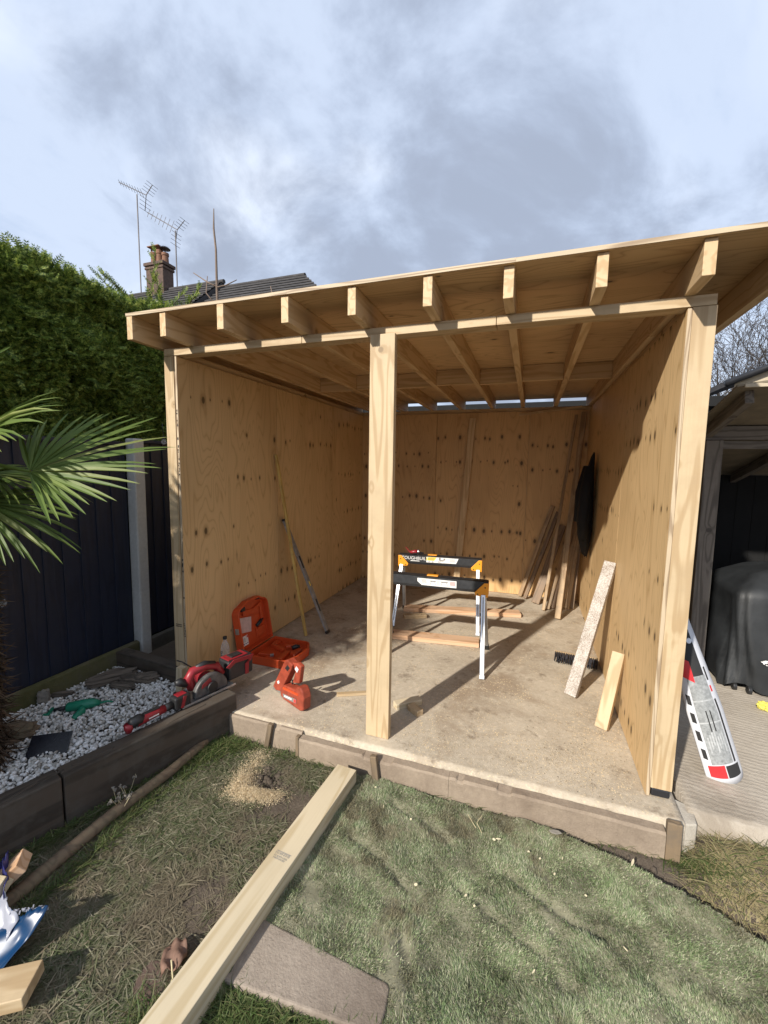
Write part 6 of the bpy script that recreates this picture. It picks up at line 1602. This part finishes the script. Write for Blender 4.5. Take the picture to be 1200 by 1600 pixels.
# ================================================================== BACKGROUND
def house():
    t = thing('neighbour_house', 'dark tiled house roof with a chimney beyond the shed roof', 'house', (-9.0, 16.0, -0.15))
    b = Vector((-9.0, 16.0, -0.15))
    def L(*p): return tuple(Vector(p) - b)
    # two ridge sections with hip on the right, front eave lower than the ridge
    def hip(x0, x1, ridge_z, hl, hr, name):
        y0, yr, y1 = 9.0, 12.0, 15.0; ze = ridge_z - 2.6
        vs = [L(x0 - hl * 0, y0, ze), L(x1 + hr, y0, ze), L(x1 + hr, y1, ze), L(x0, y1, ze), L(x0 + hl, yr, ridge_z), L(x1, yr, ridge_z)]
        o = MB().add(vs, [(0, 1, 5, 4), (2, 3, 4, 5), (1, 2, 5), (3, 0, 4), (0, 3, 2, 1)]).build(name, 'tile_dark', t)
        for k in range(14):     # tile courses as real steps down the visible slope
            f0 = k / 14; f1 = (k + 1) / 14
            xa0 = x0 + hl * (1 - f0) * 1.0; xb0 = x1 + hr * f0; xa1 = x0 + hl * (1 - f1); xb1 = x1 + hr * f1
            za = ridge_z - 2.6 * f0; zb = ridge_z - 2.6 * f1; ya = yr - 3.0 * f0; yb = yr - 3.0 * f1
            MB().add([L(xa0, ya, za + 0.012), L(xb0, ya, za + 0.012), L(xb1, yb - .05, zb + 0.05), L(xa1, yb - .05, zb + 0.05), L(xa1, yb - .05, zb + 0.01), L(xb1, yb - .05, zb + 0.01)], [(0, 1, 2, 3), (3, 2, 5, 4)]).build('tile_course', 'tile_dark', o)
        return o
    hip(-16.5, -9.55, 8.92, 0.0, 0.0, 'roof')
    hip(-9.5, -5.85, 8.68, 0.0, 3.0, 'roof')
    MB().tube([L(-16.4, 12.0, 8.93), L(-9.5, 12.0, 8.93)], 0.09, 8).build('ridge_tiles', 'tile_dark', t)
    MB().tube([L(-9.4, 12.0, 8.69), L(-5.85, 12.0, 8.69)], 0.09, 8).build('ridge_tiles', 'tile_dark', t)
    MB().box(Vector(L(-9.6, 12.0, 3.0)), (13.0, 5.6, 6.2)).build('wall', 'house_wall', t)
    # chimney
    c = MB().box(Vector(L(-12.78, 12.0, 9.0)), (0.92, 0.55, 1.75)).build('chimney_stack', 'brick', t, 0.02)
    MB().box(Vector(L(-12.78, 12.0, 9.93)), (1.06, 0.68, 0.13)).box(Vector(L(-12.78, 12.0, 9.78)), (1.00, 0.62, 0.10)).build('corbel', 'brick', c, 0.02)
    for k, (dx, hh) in enumerate(((-0.30, .50), (0.0, .55), (0.30, .40))):
        p = Vector(L(-12.75 + dx, 12.0, 10.0))
        MB().lathe([(0.14, 0), (0.12, hh * .7), (0.145, hh * .75), (0.145, hh), (0.11, hh)], 14, p).build('chimney_pot', 'terracotta', c, smooth=False)
    p = Vector(L(-12.46, 12.0, 10.55)); MB().lathe([(0.02, -.12), (0.02, 0.0), (0.22, 0.02), (0.16, 0.08), (0.02, 0.12)], 14, p).build('cowl', 'gutter', c)
    p = Vector(L(-12.94, 12.0, 10.70)); MB().box(p, (0.62, .36, .04)).build('pot_cap', 'terracotta', c, 0.01)
    for dx in (-.24, .24): MB().box(p + Vector((dx, 0, -.13)), (.05, .05, .24)).build('cap_leg', 'terracotta', c)
house()
def aerial(loc, H, tip, tail, n, label, k):
    t = thing('tv_aerial', label, 'aerial', loc)
    m = MB().tube([(0, 0, 0), (0, 0, H)], 0.024, 8).build('mast', 'antenna', t)
    tip, tail = Vector(tip), Vector(tail)
    MB().tube([tip, tail], 0.017, 6).build('boom', 'antenna', t)
    d = (tail - tip).normalized(); s = d.cross(Vector((0, 0, 1))).normalized(); u = s.cross(d)
    side = (s * 0.55 + u * 0.45).normalized() if k == 0 else u
    for i in range(n):
        p = tip + (tail - tip) * ((i + 0.3) / n) * 0.92; l = 0.11 + 0.06 * i / n if k == 0 else 0.16 + 0.1 * i / n
        MB().tube([p - side * l, p + side * l], 0.008, 5).build('element', 'antenna', t)
    for a in (0.6, -0.75):
        q = tail + (d * 0.25 + u * a) * 0.75
        MB().tube([tail, q], 0.016, 5).build('reflector_arm', 'antenna', t)
        for j in range(4):
            p = tail + (q - tail) * (j + 1) / 4; MB().tube([p - s * 0.35 - d * .12, p + s * 0.35 + d * .12], 0.008, 5).build('reflector_rod', 'antenna', t)
aerial((-13.86, 12.0, 9.0), 3.95, (-0.98, 0, 4.62), (0.62, -0.1, 3.75), 9, 'taller television aerial with toothed boom left of the chimney', 0)
aerial((-11.87, 12.0, 8.6), 2.6, (-1.45, 0, 3.55), (0.10, 0.0, 2.62), 7, 'lower television aerial with long straight boom right of the chimney', 1)
def bare_stick():
    t = thing('bare_sapling', 'bare upright sapling shoot showing above the shed roof', 'sapling', (-2.19, 3.0, -0.1))
    MB().tube([(0, 0, 0), (0.02, 0, 3.0), (0.0, 0, 4.4), (0.0, 0, 4.95), (-0.03, 0, 5.25), (-0.02, 0, 5.52)], [0.05, 0.03, 0.018, 0.015, 0.013, 0.006], 8).build('stem', 'stick', t, smooth=True)
    for pts in ([(0, 0, 4.43), (-0.15, 0, 4.50), (-0.43, 0, 4.68)], [(0, 0, 4.42), (0.17, 0, 4.43), (0.36, 0, 4.48)], [(-.05, 0, 4.2), (-0.2, 0, 4.36), (-0.17, .0, 4.60)], [(0.9, .2, 3.6), (0.85, 0.2, 4.2), (0.80, .2, 4.42)]):
        MB().tube(pts, [0.012, 0.010, 0.006], 6).build('side_shoot', 'stick', t, smooth=True)
bare_stick()
def bare_tree(loc, H, seed, label, limbs=5):
    t = thing('bare_tree', label, 'tree', loc); rnd = random.Random(seed)
    trunk = MB(); crown = MB()
    def path(p, d, L, r0, r1, k, mb, n, wob, upb):
        pts = [p.copy()]; rr = [r0]; q = p.copy(); dd = d.copy()
        for i in range(k):
            dd = (dd + Vector((rnd.gauss(0, wob), rnd.gauss(0, wob), rnd.gauss(upb, wob * .6)))).normalized()
            q = q + dd * (L / k); pts.append(q.copy()); rr.append(r0 + (r1 - r0) * (i + 1) / k)
        mb.tube(pts, rr, n, cap=False); return pts, rr
    def sub(p, d, L, r, depth):
        pts, rr = path(p, d, L, r, r * 0.35, 5, crown, 4 if depth < 2 else 3, 0.17, 0.05)
        if depth >= 4: return
        for i in range(1, 6):
            for m in range(2 if depth < 2 else rnd.choice((1, 1, 2))):
                dd = (pts[i] - pts[i - 1]).normalized(); ax = dd.orthogonal().normalized(); ax.rotate(Matrix.Rotation(rnd.uniform(0, 6.28), 3, dd))
                sp = rnd.uniform(.45, .95)
                sub(pts[i], (dd * math.cos(sp) + ax * math.sin(sp)).normalized(), L * rnd.uniform(.36, .6), max(0.0065, rr[i] * .6), depth + 1 + (1 if depth and i < 3 else 0))
    tp, tr_ = path(Vector((0, 0, 0)), Vector((0, 0, 1)), H * 0.28, H * 0.016, H * 0.012, 5, trunk, 8, 0.05, 0.1)
    for i in range(limbs):
        a = 6.28 * i / limbs + rnd.uniform(-.4, .4); sp = rnd.uniform(.12, .5)
        sub(tp[-1 - (i % 2)], Vector((math.cos(a) * math.sin(sp), math.sin(a) * math.sin(sp), math.cos(sp))), H * rnd.uniform(.5, .7), H * 0.0075, 1)
    trunk.build('trunk', 'branch', t, smooth=True); crown.build('crown', 'branch', t)
bare_tree((9.0, 14.0, -0.15), 6.6, 3, 'tall bare tree with upright limbs behind the dark gutter at the right edge', 5)
bare_tree((7.7, 13.0, -0.15), 5.2, 8, 'bare tree showing just beside the right shed corner', 5)
bare_tree((8.1, 12.5, -0.15), 5.2, 14, 'smaller bare tree spreading low behind the carport roof', 4)
bare_tree((9.9, 15.0, -0.15), 6.4, 23, 'bare tree farthest to the right behind the neighbouring roof', 4)
def garage():
    t = thing('neighbour_garage', 'low neighbouring building with dark roof slope and gutter beyond the carport', 'building', (8.0, 8.0, -0.15))
    b = Vector((8.0, 8.0, -0.15))
    x0, z0 = 5.25, 3.06; s = 0.42; y0, y1 = 5.9, 11.0; xr = 9.2
    def L(*p): return Vector(p) - b
    vs = [L(x0, y0, z0), L(xr, y0, z0 + s * (xr - x0)), L(xr, y1, z0 + s * (xr - x0)), L(x0, y1, z0), L(x0, y0, z0 + .09), L(xr, y0, z0 + .09 + s * (xr - x0)), L(xr, y1, z0 + .09 + s * (xr - x0)), L(x0, y1, z0 + .09)]
    MB().add(vs, [(0, 1, 2, 3), (4, 7, 6, 5), (0, 4, 5, 1), (1, 5, 6, 2), (2, 6, 7, 3), (3, 7, 4, 0)]).build('roof', 'tile_dark', t)
    d = Vector((1, 0, s)); 
    MB().tube([L(x0 - .05, y0 - .06, z0 + .02), L(x0 - .05, y0 - .06, z0 + .02) + d * (xr - x0)], 0.055, 10).build('gutter', 'gutter', t, smooth=True)
    MB().add([L(x0 + .1, y0 + .02, z0 - .15), L(xr, y0 + .02, z0 - .15 + s * (xr - x0 - .1)), L(xr, y0 + .02, z0 + s * (xr - x0) - .005), L(x0 + .1, y0 + .02, z0 + s * .1 - .005)], [(0, 1, 2, 3)]).build('barge_board', 'soffit', t)
    MB().box(L(8.0, 8.5, 1.5), (4.8, 4.8, 3.0)).build('wall', 'house_wall', t)
garage()
def climber():
    t = thing('climbing_plant', 'pale green climber leaves between the carport roof and the dark gutter', 'climber', (5.5, 4.9, 2.3))
    n = 220; P = np.stack([RNG.uniform(-0.35, 0.9, n), RNG.uniform(-.15, .15, n), RNG.uniform(-0.1, 0.42, n)], -1)
    P[:, 2] = np.minimum(P[:, 2], 0.16 + 0.25 * (P[:, 0] + .35))
    T = np.array([(0, 0, 0), (.35, .45, .08), (0, 1, 0), (-.35, .45, .08)]); TF = np.array([(0, 1, 2), (0, 2, 3)])
    V, F = scatter(T, TF, P, RNG.normal(0, 1, (n, 3)) + np.array([0, 0, .4]), RNG.normal(0, 1, (n, 3)), RNG.uniform(.05, .10, n))
    link('leaves', np_mesh('leaves', V, F), 'bud', t)
    MB().tube([(-.3, 0, -.4), (0, 0, 0.0), (.4, .05, .2), (.9, 0, .35)], 0.012, 6).build('stem', 'stick', t)
climber()
# festoon bulbs hung along the fence
for p, lab in (((-0.60, -0.80, 0.84), 'small glass festoon bulb hanging by the palm trunk'), ((-0.735, 0.56, 1.885), 'small glass festoon bulb on the fence top beside the shed corner')):
    t = thing('festoon_bulb', lab, 'bulb', p)
    MB().lathe([(0.004, -0.03), (0.018, -0.022), (0.022, -0.006), (0.014, 0.012), (0.011, 0.018)], 14).build('glass', 'clear_plastic', t, smooth=True)
    MB().lathe([(0.011, 0.016), (0.012, 0.018), (0.012, 0.04), (0.006, 0.045)], 12).build('socket', 'black_plastic', t)
    MB().tube([(0, 0, 0.04), (-0.01, 0.0, 0.12), (-0.03, 0.02, 0.16)], 0.003, 6).build('cable', 'black_plastic', t)

def rear():
    t = thing('rear_outbuilding', 'dark low roof glimpsed through the gap above the back wall', 'building', (1.5, 6.8, -0.15))
    MB().box((0, 0, 1.45), (9.0, 1.6, 2.9)).build('wall', 'dark_shade_wall', t)
    MB().prism([(-0.9, 2.9), (0.9, 2.9), (0.9, 2.98), (-0.9, 3.06)], -4.6, 4.6, 'yz').build('roof', 'dark_shade_wall', t)
rear()
